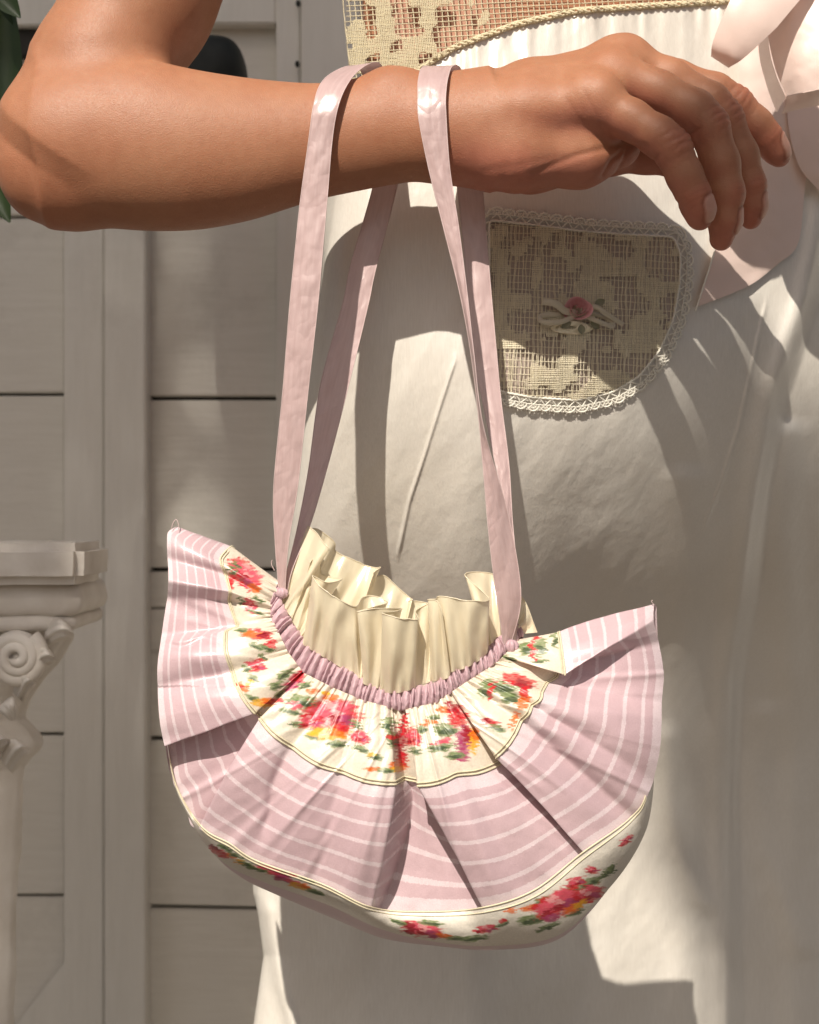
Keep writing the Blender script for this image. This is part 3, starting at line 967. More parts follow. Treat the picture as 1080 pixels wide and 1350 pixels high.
# bunched knot of lace on the top edge and by the bottom hem
for (cx, cy, rx, ry, n) in ((752, 432, 32, 10, 16),):
    polys = []
    for k in range(n):
        a = np.linspace(0, 5.5, 14) + random.random() * 6
        r1 = random.uniform(0.35, 1); x = cx + rx * r1 * np.cos(a) * 0.8 + random.uniform(-4, 4); y = cy + ry * r1 * np.sin(a) * 0.8
        polys.append(on_dress(x, y, 0.0035) - np.stack([0 * x, 0.0018 * np.abs(np.sin(a * 1.7)), 0 * x], -1))
    sub_(tube_obj('lace_knot', polys, 0.00055, M_trim if cy != 432 else M_lace, None, 5))
# ribbon rose
def petal_rose(cx, cy, R):
    c = on_dress(cx, cy, 0.010)
    n = 150; th = np.linspace(0, 2 * math.pi * 3.6, n)
    fr = np.linspace(0, 1, n)
    r = (0.12 + 0.88 * fr ** 0.8) * R * PX * (1 + 0.10 * np.sin(th * 1.43 + 1) + 0.05 * np.sin(th * 3.1))
    h = np.linspace(0, 1, 7)
    P = np.zeros((n, 7, 3))
    for j, hh in enumerate(h):
        rr = r * (0.72 + 0.30 * hh + 0.10 * hh ** 2 * fr)
        P[:, j, 0] = c[0] + rr * np.cos(th); P[:, j, 2] = c[2] + rr * np.sin(th) * 0.9
        P[:, j, 1] = c[1] + 0.006 - 0.0075 * hh * (1 - 0.45 * fr) + 0.0008 * np.sin(th * 2.3)
    return P
rose = sub_(grid_obj('rosette', petal_rose(764, 406, 19), M_rose))
rose['label'] = 'small pink ribbon rose'
def ribbon_strip(ctr, hw, mat, name, side=(0, 0, 1), n=12):
    C = catmull(np.array(ctr, float), n)
    T = np.gradient(C, axis=0); T /= np.linalg.norm(T, axis=1, keepdims=True)
    S = np.cross(T, np.array([0, -1.0, 0])); S /= np.linalg.norm(S, axis=1, keepdims=True) + 1e-9
    v = np.linspace(-1, 1, 7)
    P = C[:, None] + S[:, None] * v[None, :, None] * hw * PX
    P[..., 1] += 0.0006 * (v[None] ** 2)
    return grid_obj(name, P, mat)
def dp(x, y, o): return on_dress(x, y, o)
sub_(ribbon_strip([dp(762, 412, .006), dp(746, 410, .0075), dp(732, 400, .009), dp(716, 397, .006)], 5.0, M_bowr, 'bow_tail'))
sub_(ribbon_strip([dp(766, 412, .006), dp(784, 404, .008), dp(800, 414, .010), dp(822, 428, .006)], 3.4, M_bowr, 'bow_tail'))
sub_(ribbon_strip([dp(762, 414, .005), dp(740, 424, .010), dp(716, 424, .009), dp(714, 416, .005), dp(740, 414, .004)], 3.6, M_bowr, 'bow_loop'))
sub_(ribbon_strip([dp(766, 414, .005), dp(790, 424, .010), dp(808, 430, .008), dp(802, 420, .005), dp(780, 412, .004)], 3.4, M_bowr, 'bow_loop'))
for (x, y, a_) in ((752, 424, 2.4), (766, 428, 1.5), (779, 424, 0.8), (784, 402, -0.5)):
    ex, ey = x + 15 * math.cos(a_), y + 13 * math.sin(a_)
    t = np.linspace(0, 1, 9); v = np.linspace(-1, 1, 5)
    Lx = x + (ex - x) * t; Ly = y + (ey - y) * t
    wdt = 5 * np.sin(math.pi * np.clip(t, 0.03, 0.97)) ** 0.7
    gxp = Lx[:, None] - math.sin(a_) * wdt[:, None] * v; gyp = Ly[:, None] + math.cos(a_) * wdt[:, None] * v
    sub_(grid_obj('ribbon_leaf', on_dress(gxp, gyp, 0.006) - np.array([0, 0.0012, 0]) * (np.abs(v)[None, :, None]), M_leafr))

# ---------------- satin bow at the right
bow_parts = []
def sheet(rows_, name, n_u=14, n_v=10, mat=M_bow, crinkle=0.0013, depth=None):
    """rows_: list of lists of (px,py,depth m) -> smooth sheet"""
    R = np.array(rows_, float)
    A = catmull(R, n_u)
    A = np.swapaxes(catmull(np.swapaxes(A, 0, 1), n_v), 0, 1)
    P = W(A[..., 0], A[..., 1], A[..., 2] + crinkle * fbm(A[..., 0] / 30, A[..., 1] / 30, 3))
    return D_(grid_obj(name, P, mat))
def ed(x, y, o): return (x, y, float(D0(x, y)) - o)
# tail lying on the dress, cut on the slant
sheet([[ed(985, -60, .018), ed(1040, -60, .020), ed(1150, -60, .02)],
       [ed(975, 72, .016), ed(1020, 72, .022), ed(1120, 72, .016)],
       [ed(972, 150, .012), ed(1015, 150, .019), ed(1090, 150, .010)],
       [ed(962, 240, .010), ed(1010, 240, .014), ed(1064, 232, .008)],
       [ed(941, 335, .006), ed(1000, 322, .008), ed(1053, 319, .005)],
       [ed(918, 405, .004), ed(985, 378, .006), ed(1024, 350, .004)]], 'bow_tail', 14, 14)
polys = [on_dress(np.linspace(942, 917, 30), np.linspace(332, 410, 30), 0.006)]
D_(tube_obj('loose_thread', polys, 0.0006, M_trim, None, 5))
# second tail towards the right edge
sheet([[ed(1040, 60, .024), ed(1100, 60, .026), ed(1200, 60, .02)],
       [ed(1038, 150, .020), ed(1090, 150, .024), ed(1180, 150, .016)],
       [ed(1052, 215, .016), ed(1095, 225, .018), ed(1170, 240, .012)],
       [ed(1080, 252, .012), ed(1110, 262, .012), ed(1170, 280, .010)]], 'bow_tail', 12, 12)
# front loop: a flattened tube of ribbon coming down to the left
def bow_loop(path, hw, thick, name):
    """path of (px,py,depth m): ribbon goes out along the path and comes back on a lower layer"""
    C = catmull(np.array(path, float), 10)
    n = len(C)
    t2 = np.gradient(C[:, :2], axis=0); t2 /= np.linalg.norm(t2, axis=1, keepdims=True)
    nr = np.stack([-t2[:, 1], t2[:, 0]], -1)
    v = np.linspace(-1, 1, 15)
    hwv = np.interp(np.linspace(0, 1, n), np.linspace(0, 1, len(hw)), hw)
    out = []
    front = np.zeros((n, 15, 3)); back = np.zeros((n, 15, 3))
    for L, sg in ((front, -1), (back, 1)):
        L[..., 0] = C[:, None, 0] + nr[:, None, 0] * hwv[:, None] * v
        L[..., 1] = C[:, None, 1] + nr[:, None, 1] * hwv[:, None] * v
        puff = np.sin(math.pi * np.clip(np.linspace(0.25, 1, n), 0, 1)) ** 0.6
        L[..., 2] = C[:, None, 2] + sg * thick * puff[:, None] * (1 - 0.25 * v ** 2)
    G = np.concatenate([front, back[::-1]], 0)
    P = W(G[..., 0], G[..., 1], G[..., 2] + 0.0009 * fbm(G[..., 0] / 22, G[..., 1] / 40, 2))
    return D_(grid_obj(name, P, M_bow))
bow_loop([(1075, -95, .045), (1040, -45, .035), (995, 15, .028), (962, 62, .030), (949, 82, .032)], [38, 40, 36, 24, 14], 0.011, 'bow_loop')
# right loop: wide panel with its turned-under side
sheet([[(1010, -30, .060), (1060, -35, .040), (1130, -40, .03)],
       [(1012, 40, .050), (1058, 36, .034), (1130, 28, .026)],
       [(1022, 90, .046), (1062, 84, .030), (1130, 72, .024)],
       [(1037, 126, .044), (1066, 120, .030), (1130, 106, .026)]], 'bow_loop', 12, 12)
sheet([[(1037, 127, .045), (1066, 121, .031), (1130, 107, .027)],
       [(1036, 140, .052), (1066, 133, .040), (1130, 120, .036)],
       [(1030, 150, .062), (1064, 142, .054), (1130, 132, .05)]], 'bow_loop', 8, 12)
sheet([[(1006, -20, .062), (1014, -20, .052)], [(1000, 60, .066), (1014, 58, .050)], [(1010, 110, .068), (1024, 100, .047)], [(1024, 148, .066), (1036, 128, .046)]], 'bow_loop', 12, 8)

# ================================================================== HANDBAG
bag = empty('handbag', tuple(W(560, 1245, 0.0)))
tag(bag, 'pleated pink striped fabric handbag with floral bands and cream ruffle', 'handbag')
def B_(o): return keep(o, bag)
CX, CY = 545, 905
LB = [
 ((215, 930, -18), (219, 935, 6), (226, 935, 20)),
 ((218, 986, -34), (222, 992, -4), (232, 985, 20)),
 ((230, 1040, -40), (235, 1050, -8), (247, 1048, 18)),
 ((263, 1092, -54), (270, 1112, -18), (284, 1124, 14)),
 ((300, 1114, -64), (302, 1142, -28), (314, 1154, 4)),
 ((336, 1137, -70), (348, 1163, -34), (360, 1177, -4)),
 ((423, 1168, -80), (432, 1193, -44), (440, 1210, -10)),
 ((489, 1199, -84), (500, 1224, -50), (505, 1236, -18)),
 ((560, 1205, -84), (570, 1241, -50), (572, 1246, -15)),
 ((637, 1199, -84), (650, 1247, -48), (650, 1251, -10)),
 ((705, 1176, -80), (738, 1232, -40), (735, 1236, -5)),
 ((770, 1126, -72), (806, 1168, -30), (800, 1172, 0)),
 ((832, 1082, -48), (846, 1108, -20), (838, 1112, 5)),
 ((856, 1046, -34), (860, 1056, -5), (852, 1060, 15)),
 ((862, 965, -22), (864, 970, 0), (856, 966, 20)),
 ((860, 930, -12), (862, 930, 4), (856, 930, 20)),
]
# spokes (photograph px, py, depth px): neck N, seam S, mid M (or None), outer seam O, bulge of the span that follows
SP = [
 ((368, 776, -6), (290, 735, -12), None, (221, 699, 0), 5),
 ((360, 790, -12), (297, 757, -14), None, (221, 735, -6), 0),
 ((358, 800, -16), (303, 780, -42), None, (222, 765, -32), 0),
 ((359, 803, -14), (301, 792, -22), None, (221, 788, -12), 0),
 ((361, 815, -22), (313, 826, -26), None, (213, 838, -20), 0),
 ((362, 822, -28), (297, 832, -48), None, (211, 850, -42), 6),
 ((380, 860, -42), (305, 885, -62), None, (208, 905, -46), 5),
 ((399, 885, -50), (337, 942, -82), None, (217, 986, -58), 0),
 ((399, 886, -44), (328, 922, -44), None, (220, 958, -20), 0),
 ((400, 887, -45), (338, 940, -42), None, (229, 1036, -26), 0),
 ((402, 888, -44), (358, 962, -40), None, (282, 1106, -24), 0),
 ((401, 887, -56), (341, 947, -98), (300, 1015, -98), (262, 1093, -74), 4),
 ((438, 906, -60), (385, 986, -98), None, (336, 1138, -74), 5),
 ((476, 922, -66), (452, 1019, -108), None, (414, 1166, -82), 5),
 ((512, 932, -72), (522, 1034, -116), (510, 1110, -118), (489, 1200, -90), 0),
 ((520, 934, -66), (533, 1027, -62), (541, 1078, -52), (501, 1203, -60), 0),
 ((540, 935, -64), (568, 1034, -66), (600, 1110, -62), (648, 1203, -62), 0),
 ((534, 935, -72), (549, 1036, -110), (589, 1107, -112), (636, 1199, -88), 5),
 ((574, 926, -68), (602, 1022, -106), None, (704, 1177, -86), 4),
 ((600, 909, -58), (668, 1002, -62), None, (790, 1136, -52), 0),
 ((594, 913, -66), (653, 1000, -100), (707, 1055, -100), (769, 1126, -78), 5),
 ((612, 901, -58), (688, 950, -86), None, (836, 1080, -44), 6),
 ((626, 892, -53), (702, 930, -84), None, (862, 1030, -42), 4),
 ((640, 883, -48), (715, 913, -76), (795, 934, -66), (873, 947, -36), 0),
 ((646, 879, -40), (722, 900, -38), None, (873, 926, -14), 0),
 ((656, 872, -34), (735, 893, -32), None, (876, 892, -8), 0),
 ((664, 865, -30), (740, 876, -26), None, (869, 848, -4), 0),
 ((662, 866, -36), (745, 891, -60), (796, 858, -52), (862, 818, -18), 0),
 ((672, 856, -22), (741, 858, -40), (795, 836, -34), (862, 805, -10), 0),
 ((684, 843, -6), (737, 832, -14), (790, 814, -8), (862, 796, 0), 0),
 # back of the bag
 ((690, 842, 12), (742, 838, 16), None, (866, 799, 10), 0),
 ((660, 850, 40), (760, 900, 60), None, (870, 920, 42), 0),
 ((600, 870, 56), (680, 980, 85), None, (800, 1090, 60), 0),
 ((530, 886, 62), (540, 1010, 95), None, (560, 1180, 70), 0),
 ((460, 868, 60), (420, 990, 88), None, (330, 1105, 60), 0),
 ((408, 836, 48), (320, 920, 62), None, (228, 990, 40), 0),
 ((382, 802, 34), (290, 812, 40), None, (216, 850, 24), 0),
 ((374, 776, 20), (304, 745, 24), None, (226, 742, 14), 0),
 ((373, 768, 14), (309, 716, 18), None, (240, 690, 8), 0),
 ((371, 772, 4), (300, 724, 4), None, (232, 695, 4), 0),
]
NB_FRONT = 30
NVF, NVS = 96, 120
prof = []
for Np, S, Mp, O, bl in SP:
    Np, S, O = (np.array(q, float) for q in (Np, S, O))
    if Mp is None: Mp = (S + O) / 2 + np.array([0, 0, -7.0 if S[2] < 5 else 6.0])
    M = np.array(Mp, float)
    sm = S + (Np - S) * 0.5 + np.array([0, 0, -8.0 if S[2] < 0 else 3])
    t1 = np.linspace(0, 1, NVF)[:, None]
    # floral part: quadratic through N, sm, S
    fl = Np * (1 - t1) * (1 - 2 * t1) + sm * 4 * t1 * (1 - t1) + S * t1 * (2 * t1 - 1)
    t2 = np.linspace(0, 1, NVS)[:, None]
    # striped part: through S, M, O
    stp = S * (1 - t2) * (1 - 2 * t2) + M * 4 * t2 * (1 - t2) + O * t2 * (2 * t2 - 1)
    prof.append(np.concatenate([fl, stp]))
prof = np.array(prof); nsp = len(prof)
cols = []; ucoord = [0.0]
for i in range(nsp):
    a, b = prof[i], prof[(i + 1) % nsp]
    ln = max(np.linalg.norm(b[NVF] - a[NVF]), np.linalg.norm(b[-1] - a[-1]) * 0.7, np.linalg.norm(b[0] - a[0]))
    front = i < NB_FRONT
    n = max(4, int(ln / (1.15 if front else 4.5)))
    for k in range(n):
        t = k / n
        c = a * (1 - t) + b * t
        c = c.copy(); c[:, 2] -= 2.1 * SP[i][4] * math.sin(math.pi * t) * np.sin(np.linspace(0.25, 1, len(c)) * math.pi * 0.75)
        if SP[i][4] > 0 and front:
            mS = (a[NVF] + b[NVF]) / 2; dv = mS[:2] - np.array([530, 850.0]); dv /= np.linalg.norm(dv)
            vb = np.concatenate([np.linspace(0, 1, NVF) ** 2, 1 - 0.5 * np.linspace(0, 1, NVS)])
            c[:, :2] += dv[None] * (0.075 * ln * math.sin(math.pi * t)) * vb[:, None]
        cols.append(c); ucoord.append(ucoord[-1] + ln / n)
cols = np.array(cols); ucoord = np.array(ucoord[:-1])
# the hem follows one smooth curve
hem = catmull(np.array([q[0] for q in LB], float), 40)
hi_ = (hem[:, 0] > 262) & (hem[:, 0] < 850)
hx, hy = hem[hi_, 0], hem[hi_, 1]
oy = np.interp(cols[:, -1, 0], hx, hy)
on_ = (cols[:, -1, 1] > 1060) & (cols[:, -1, 2] < 0)
sh_ = np.where(on_, oy - cols[:, -1, 1], 0.0)
sh_ = np.clip(sh_, -22, 22)
vq = np.concatenate([np.zeros(NVF), np.linspace(0, 1, NVS) ** 1.6])
cols[..., 1] += sh_[:, None] * vq[None]
# soften the folds
kern = np.hanning(13)[1:-1]; kern /= kern.sum()
pad = np.concatenate([cols[-5:], cols, cols[:5]])
cols = sum(kern[k] * pad[k:k + len(cols)] for k in range(11))
nU = len(cols)
# puckers where the cloth is drawn up at the neck
neck = np.concatenate([[0], np.cumsum(np.linalg.norm(np.diff(cols[:, 0], axis=0), axis=1))])
def puck_fn(seed, total, mean, n=4000):
    r = np.random.default_rng(seed); pos = [0.0]
    while pos[-1] < total: pos.append(pos[-1] + mean * r.uniform(0.4, 1.65))
    pos = np.array(pos); amp = r.uniform(0.5, 1.1, len(pos))
    def f(s):
        k = np.clip(np.searchsorted(pos, s) - 1, 0, len(pos) - 2)
        t = (s - pos[k]) / (pos[k + 1] - pos[k])
        return amp[k] * np.sin(math.pi * np.clip(t, 0, 1)) ** 0.75
    return f
pk1 = puck_fn(5, 1200, 9.5); pk2 = puck_fn(9, 1200, 23)
vv = np.linspace(0, 1, NVF)
fade1 = np.exp(-vv * 4.5); fade2 = np.clip(1 - vv, 0, 1) ** 1.2 * np.clip(vv * 6 + 0.3, 0, 1)
sgn = np.where(np.arange(nU) < np.searchsorted(ucoord, ucoord[-1] * 0.99) , 1.0, 1.0)
depth_sign = np.where(cols[:, 0, 2] < 4, -1.0, 1.0)
wn_ = 7.5 * pk1(neck)[:, None] * fade1[None] + 8.5 * (pk2(neck)[:, None] - 0.4) * fade2[None]
cols[:, :NVF, 2] += depth_sign[:, None] * wn_
# cloth wrinkles
Ax, Ay = cols[..., 0], cols[..., 1]
rad = np.hypot(Ax - CX, Ay - CY); ang = np.arctan2(Ay - CY, Ax - CX)
amp = np.linspace(0.3, 1, NVF + NVS)[None]
cols[..., 2] += 5.0 * amp * fbm(ang * 6 + 3, rad / 110, 2) + 0.7 * fbm(Ax / 17, Ay / 17, 2)
cols[..., 2] += 3.0 * amp * np.abs(fbm(ang * 11 + 7, rad / 130 + 2, 2))
cols[..., 2] -= 3.0 * amp * np.exp(-(vnoise(ang * 8 + 4, rad / 400) / 0.10) ** 2)
cols[..., 0] += 1.2 * amp * fbm(Ay / 30 + 3, Ax / 90, 2); cols[..., 1] += 1.2 * amp * fbm(Ax / 30 + 8, Ay / 90, 2)
# small crush creases on the left panel
cr = np.exp(-((Ay - (852 - 0.10 * (Ax - 211) + 4 * np.sin(Ax / 9))) / 5) ** 2) * sstep(300, 270, Ax) * (cols[..., 2] < 0)
cols[..., 2] += 5 * cr
cr = np.exp(-((Ax - (375 - (Ay - 990) * 0.28 + 3 * np.sin(Ay / 14))) / 6) ** 2) * sstep(975, 1000, Ay) * sstep(1110, 1070, Ay) * (cols[..., 2] < 0)
cols[..., 2] += 4 * cr
# outer edge: slightly uneven
BAG = WP(cols)
uvs = np.stack([np.broadcast_to((ucoord / 100)[:, None], (nU, NVF + NVS)), np.broadcast_to(np.concatenate([np.linspace(-1, 0, NVF), np.linspace(0, 1, NVS)])[None], (nU, NVF + NVS))], -1)
B_(grid_obj('striped_panel', BAG[:, NVF:], M_stripe, None, uvs[:, NVF:], None, cu=True))

# ---- printed roses (chine silk: the colours run in ragged streaks)
RED, CRIM, PINK, ORG, YEL, GRN, DGR, MAG = (0.62, 0.010, 0.022), (0.34, 0.006, 0.020), (0.76, 0.10, 0.15), (0.80, 0.15, 0.012), (0.82, 0.40, 0.02), (0.19, 0.25, 0.095), (0.065, 0.095, 0.045), (0.42, 0.05, 0.14)
IVORY = np.array([0.78, 0.685, 0.56])
def paint(px, py, blobs, base=IVORY, streak=5.0, ang=0.0, row=2.2, seed=0):
    c = np.tile(base, px.shape + (1,)).astype(float)
    ca, sa = math.cos(ang), math.sin(ang)
    along = px * ca + py * sa; across = -px * sa + py * ca
    r_ = np.floor(across / row).astype(int)
    jit = (_perm[(r_ * 7 + seed) & 255, (r_ * 13 + 5) & 255] - 0.5) * 2 * streak
    jit = jit * (0.6 + 0.8 * (vnoise(along / 8, across / 3.0 + seed) + 0.5))
    jx, jy = px + jit * ca, py + jit * sa
    for (cx, cy, rx, ry, rot, col) in blobs:
        cr_, sr_ = math.cos(rot), math.sin(rot)
        dx, dy = jx - cx, jy - cy
        a = (dx * cr_ + dy * sr_) / rx; b = (-dx * sr_ + dy * cr_) / ry
        q = np.sqrt(a * a + b * b) / 1.14 + 0.36 * vnoise(jx / 4.5 + cx, jy / 2.6 + cy) + 0.34 * vnoise(along / 5.0 + cx, across / 1.1)
        m = (1 - sstep(0.72, 1.06, q)) * np.clip(0.88 + 0.40 * vnoise(along / 4.0 + 7, across / 1.2), 0, 1)
        c = c * (1 - m[..., None]) + np.array(col) * m[..., None]
    return np.clip(c, 0, 1)
def rose_b(cx, cy, r, rot=0.0, asp=0.55):
    """petals of one printed rose"""
    L = [(cx, cy, r, r * asp, rot, RED)]
    cr_, sr_ = math.cos(rot), math.sin(rot)
    for dx, dy, k, col in ((-0.45, -0.1, 0.42, PINK), (0.35, -0.35, 0.40, PINK), (0.05, 0.2, 0.30, CRIM), (0.5, 0.25, 0.30, MAG), (-0.15, -0.45, 0.22, (0.84, 0.36, 0.36)), (-0.55, 0.35, 0.26, CRIM), (0.1, -0.1, 0.20, (0.84, 0.34, 0.34))):
        ux, uy = dx * r, dy * r * asp * 1.3
        L.append((cx + ux * cr_ - uy * sr_, cy + ux * sr_ + uy * cr_, r * k, r * k * 0.62, rot + 0.3 * dx, col))
    return L
def leaf_b(cx, cy, rx, ry, rot=0.0): return [(cx, cy, rx, ry, rot, GRN), (cx + 1, cy + ry * 0.25, rx * 0.7, ry * 0.45, rot, DGR)]
UP = []
# top left folds
UP += rose_b(322, 757, 26, 0.75, 0.6) + [(303, 767, 6, 10, 0.2, RED), (336, 776, 9, 5, 0.7, ORG)] + leaf_b(306, 752, 8, 4, 0.9) + leaf_b(340, 790, 9, 3, 0.6) + leaf_b(312, 745, 8, 3, 0.8)
UP += rose_b(330, 799, 12, 1.0, 0.6) + leaf_b(318, 792, 7, 3, 1.1) + leaf_b(338, 808, 8, 3.2, 0.5)
UP += [(352, 722, 16, 9, 0.7, RED), (342, 712, 10, 5, 0.7, PINK), (358, 735, 9, 6, 0.7, ORG), (330, 705, 9, 4, 0.7, GRN), (340, 730, 8, 3, 0.7, YEL), (323, 712, 6, 3, 0.7, RED)]
UP += [(338, 836, 20, 7, 0.08, RED), (330, 836, 12, 5, 0.1, ORG), (348, 838, 8, 5, 0, CRIM), (359, 849, 8, 6, 0.2, RED)] + leaf_b(318, 831, 9, 3, 0) + leaf_b(352, 855, 10, 4, 0.4) + leaf_b(338, 852, 9, 4, 0.5)
UP += rose_b(337, 877, 12, 0.1, 0.75) + leaf_b(324, 882, 7, 4, 0.5) + leaf_b(334, 895, 7, 5, 0.3) + leaf_b(346, 866, 5, 4, 0.9) + [(321, 906, 10, 4, 0.6, ORG), (330, 900, 4, 4, 0, YEL), (316, 905, 4, 3, 0.6, RED)]
UP += leaf_b(332, 921, 10, 4, 0.4) + [(345, 926, 14, 6, 0, YEL), (352, 924, 8, 4, 0, ORG), (362, 925, 10, 4, -0.3, RED)]
UP += leaf_b(376, 889, 12, 6, -0.5) + leaf_b(364, 904, 9, 6, -0.4) + [(390, 897, 18, 7, -0.8, PINK), (394, 892, 11, 4, -0.8, RED), (384, 905, 10, 4, -0.7, MAG)] + leaf_b(368, 915, 10, 3, -0.5)
# the large rose of the front panel
UP += leaf_b(400, 926, 22, 9, 0.15) + leaf_b(384, 938, 12, 5, 0.2) + leaf_b(392, 955, 11, 4, 0.1) + leaf_b(455, 945, 14, 5, -0.5) + leaf_b(415, 972, 14, 4, 0.1) + leaf_b(444, 981, 15, 5, 0.05)
UP += [(388, 930, 8, 5, 0.6, PINK)] + rose_b(440, 942, 36, 0.06, 0.55) + rose_b(410, 951, 15, 0.0, 0.7) + [(433, 967, 26, 8, 0.05, YEL), (446, 965, 14, 7, 0.1, ORG), (418, 964, 8, 5, 0, YEL), (452, 960, 10, 5, 0.1, RED), (436, 919, 11, 4, 0, ORG), (430, 914, 6, 3, 0, YEL), (413, 911, 9, 4, 0, ORG)]
UP += leaf_b(402, 904, 10, 4, -0.3) + rose_b(473, 972, 13, 0.1, 0.7) + leaf_b(470, 955, 10, 4, 0.7) + leaf_b(478, 988, 13, 4, 0.3) + leaf_b(494, 998, 12, 4, 0.2) + [(491, 1014, 12, 3, 0, ORG), (489, 995, 6, 3, 0, YEL)]
UP += leaf_b(512, 955, 8, 10, 0.1) + leaf_b(518, 975, 9, 12, 0) + [(516, 972, 8, 3.5, 0, RED), (529, 978, 6, 26, 0.05, CRIM), (533, 955, 4, 16, 0, RED), (525, 1010, 12, 8, -0.3, ORG), (521, 1014, 8, 4, 0, YEL), (532, 1000, 6, 9, 0, RED)] + leaf_b(507, 1016, 12, 4, 0)
# right half
UP += rose_b(545, 972, 11, 0, 1.2) + leaf_b(556, 962, 8, 5, -0.3) + leaf_b(548, 990, 8, 5, 0.2) + [(566, 952, 9, 4, -0.3, ORG)] + leaf_b(572, 946, 10, 4, 0) 
UP += leaf_b(588, 962, 16, 9, 0) + leaf_b(582, 985, 16, 7, 0) + [(583, 977, 13, 3.5, -0.35, PINK), (587, 936, 11, 4, 0.3, ORG), (604, 945, 13, 13, 0.4, RED), (597, 932, 12, 5, 0.6, CRIM), (611, 978, 10, 20, 0, MAG), (616, 968, 7, 12, 0, CRIM), (624, 978, 6, 16, 0, YEL), (626, 968, 5, 8, 0, ORG), (610, 1000, 10, 4, 0, MAG)] + leaf_b(600, 996, 13, 5, 0)
UP += leaf_b(660, 905, 24, 9, 0.2) + leaf_b(640, 912, 9, 10, 0) + leaf_b(672, 920, 12, 8, 0.1) + [(648, 908, 3.5, 13, 0.3, RED), (684, 897, 22, 8, 0.25, RED), (690, 903, 10, 6, 0.4, CRIM), (689, 922, 7, 14, 0.3, ORG), (692, 912, 6, 8, 0.2, RED), (678, 950, 4, 13, 0.3, ORG), (648, 953, 12, 5, 0.3, RED), (640, 950, 6, 4, 0, CRIM)] + leaf_b(655, 960, 10, 5, 0.3)
UP += leaf_b(693, 855, 9, 9, 0) + leaf_b(713, 853, 9, 12, 0) + [(703, 858, 3.2, 14, 0, RED), (706, 840, 8, 3, -0.4, RED)] + leaf_b(732, 843, 4, 10, -0.3) + leaf_b(670, 868, 10, 4, 0.3) + leaf_b(712, 872, 8, 3, 0)
fcol = np.zeros((nU, NVF + 1, 3))
fx, fy = Ax[:, :NVF + 1], Ay[:, :NVF + 1]
fcol = paint(fx, fy, UP, streak=4.0, row=2.0)
# the back repeats the print
bk = cols[:, :NVF + 1, 2] > 6
flo = B_(grid_obj('floral_band', BAG[:, :NVF + 1] + np.array([0, 0, 0]), M_floral, None, None, {'Col': fcol}, cu=True))
flo['label'] = 'gathered ivory band printed with red roses'
# cream piping on the seam
so = BAG[:, NVF]; nrm_off = np.where(cols[:, NVF, 2] < 2, -1.0, 1.0)[:, None] * np.array([[0, 0.0007, 0]])
seam = so + nrm_off
inw = BAG[:, NVF - 5] + nrm_off
B_(tube_obj('seam_piping', [np.concatenate([seam, seam[:1]])], 0.00052, M_piping, None, 6))
B_(tube_obj('seam_piping', [np.concatenate([inw, inw[:1]])], 0.00036, M_piping, None, 6))

# ---- lower floral band and pink base
LBa = catmull(np.array(LB, float), 60)
n1, n2 = 60, 60
t1 = np.linspace(0, 1, n1)[None, :, None]
Oq, Bq, Cq = LBa[:, 0][:, None].copy(), LBa[:, 1][:, None], LBa[:, 2][:, None]
# depth of the striped hem at each place along the band, pleat by pleat
fr_ = np.nonzero((cols[:, -1, 2] < 0) & (cols[:, -1, 1] > 950))[0]
hp = cols[fr_, -1]
for i in range(len(LBa)):
    k_ = np.argsort((hp[:, 0] - LBa[i, 0, 0]) ** 2 + (hp[:, 1] - LBa[i, 0, 1]) ** 2)[:14]
    if np.hypot(hp[k_[0], 0] - LBa[i, 0, 0], hp[k_[0], 1] - LBa[i, 0, 1]) < 26 and LBa[i, 0, 1] > (1046 if LBa[i, 0, 0] > 600 else 990):
        Oq[i, 0, 2] = hp[k_, 2].min() - 1.5
kz = np.hanning(33); kz /= kz.sum()
Oq[:, 0, 2] = np.convolve(np.pad(Oq[:, 0, 2], 16, mode='edge'), kz, 'valid') - 2.5
Oq = Oq + (np.array([545, 905, 0.0]) - Oq) * np.array([0.012, 0.012, 0])
mid = (Oq + Bq) / 2 + np.array([0, 2.0, -12.0])
low = Oq * (1 - t1) * (1 - 2 * t1) + mid * 4 * t1 * (1 - t1) + Bq * t1 * (2 * t1 - 1)
low[..., 2] += 3.0 * fbm(low[..., 0] / 45, low[..., 1] / 30, 3) * np.sin(math.pi * t1[..., 0])
LOWB = []
LOWB += [(289, 1124, 14, 4.5, 0.5, RED), (283, 1117, 6, 3, 0.5, CRIM), (306, 1128, 7, 3, 0.4, ORG), (316, 1136, 8, 3, 0.3, YEL)] + leaf_b(297, 1118, 9, 3, 0.5) + leaf_b(312, 1128, 10, 2.5, 0.3) + leaf_b(328, 1140, 12, 3, 0.4)
LOWB += [(362, 1150, 24, 5.5, 0.3, RED), (352, 1146, 12, 4, 0.3, PINK), (374, 1158, 14, 5, 0.3, MAG), (385, 1163, 10, 4, 0.3, PINK), (394, 1168, 14, 4, 0.25, YEL), (402, 1168, 7, 3, 0.3, ORG), (385, 1150, 9, 4, 0.5, RED)] + leaf_b(372, 1146, 12, 4, 0.5) + leaf_b(340, 1146, 12, 3, 0.3) + leaf_b(404, 1160, 12, 3, 0.5) + leaf_b(416, 1176, 14, 3, 0.3)
LOWB += rose_b(558, 1226, 27, 0.2, 0.34) + [(585, 1234, 12, 3.5, 0.2, ORG), (536, 1219, 10, 4, 0.4, CRIM)] + leaf_b(566, 1217, 15, 4, 0.1) + leaf_b(524, 1216, 12, 3, 0.3) + leaf_b(600, 1237, 12, 3, 0) + leaf_b(624, 1237, 18, 4, -0.1)
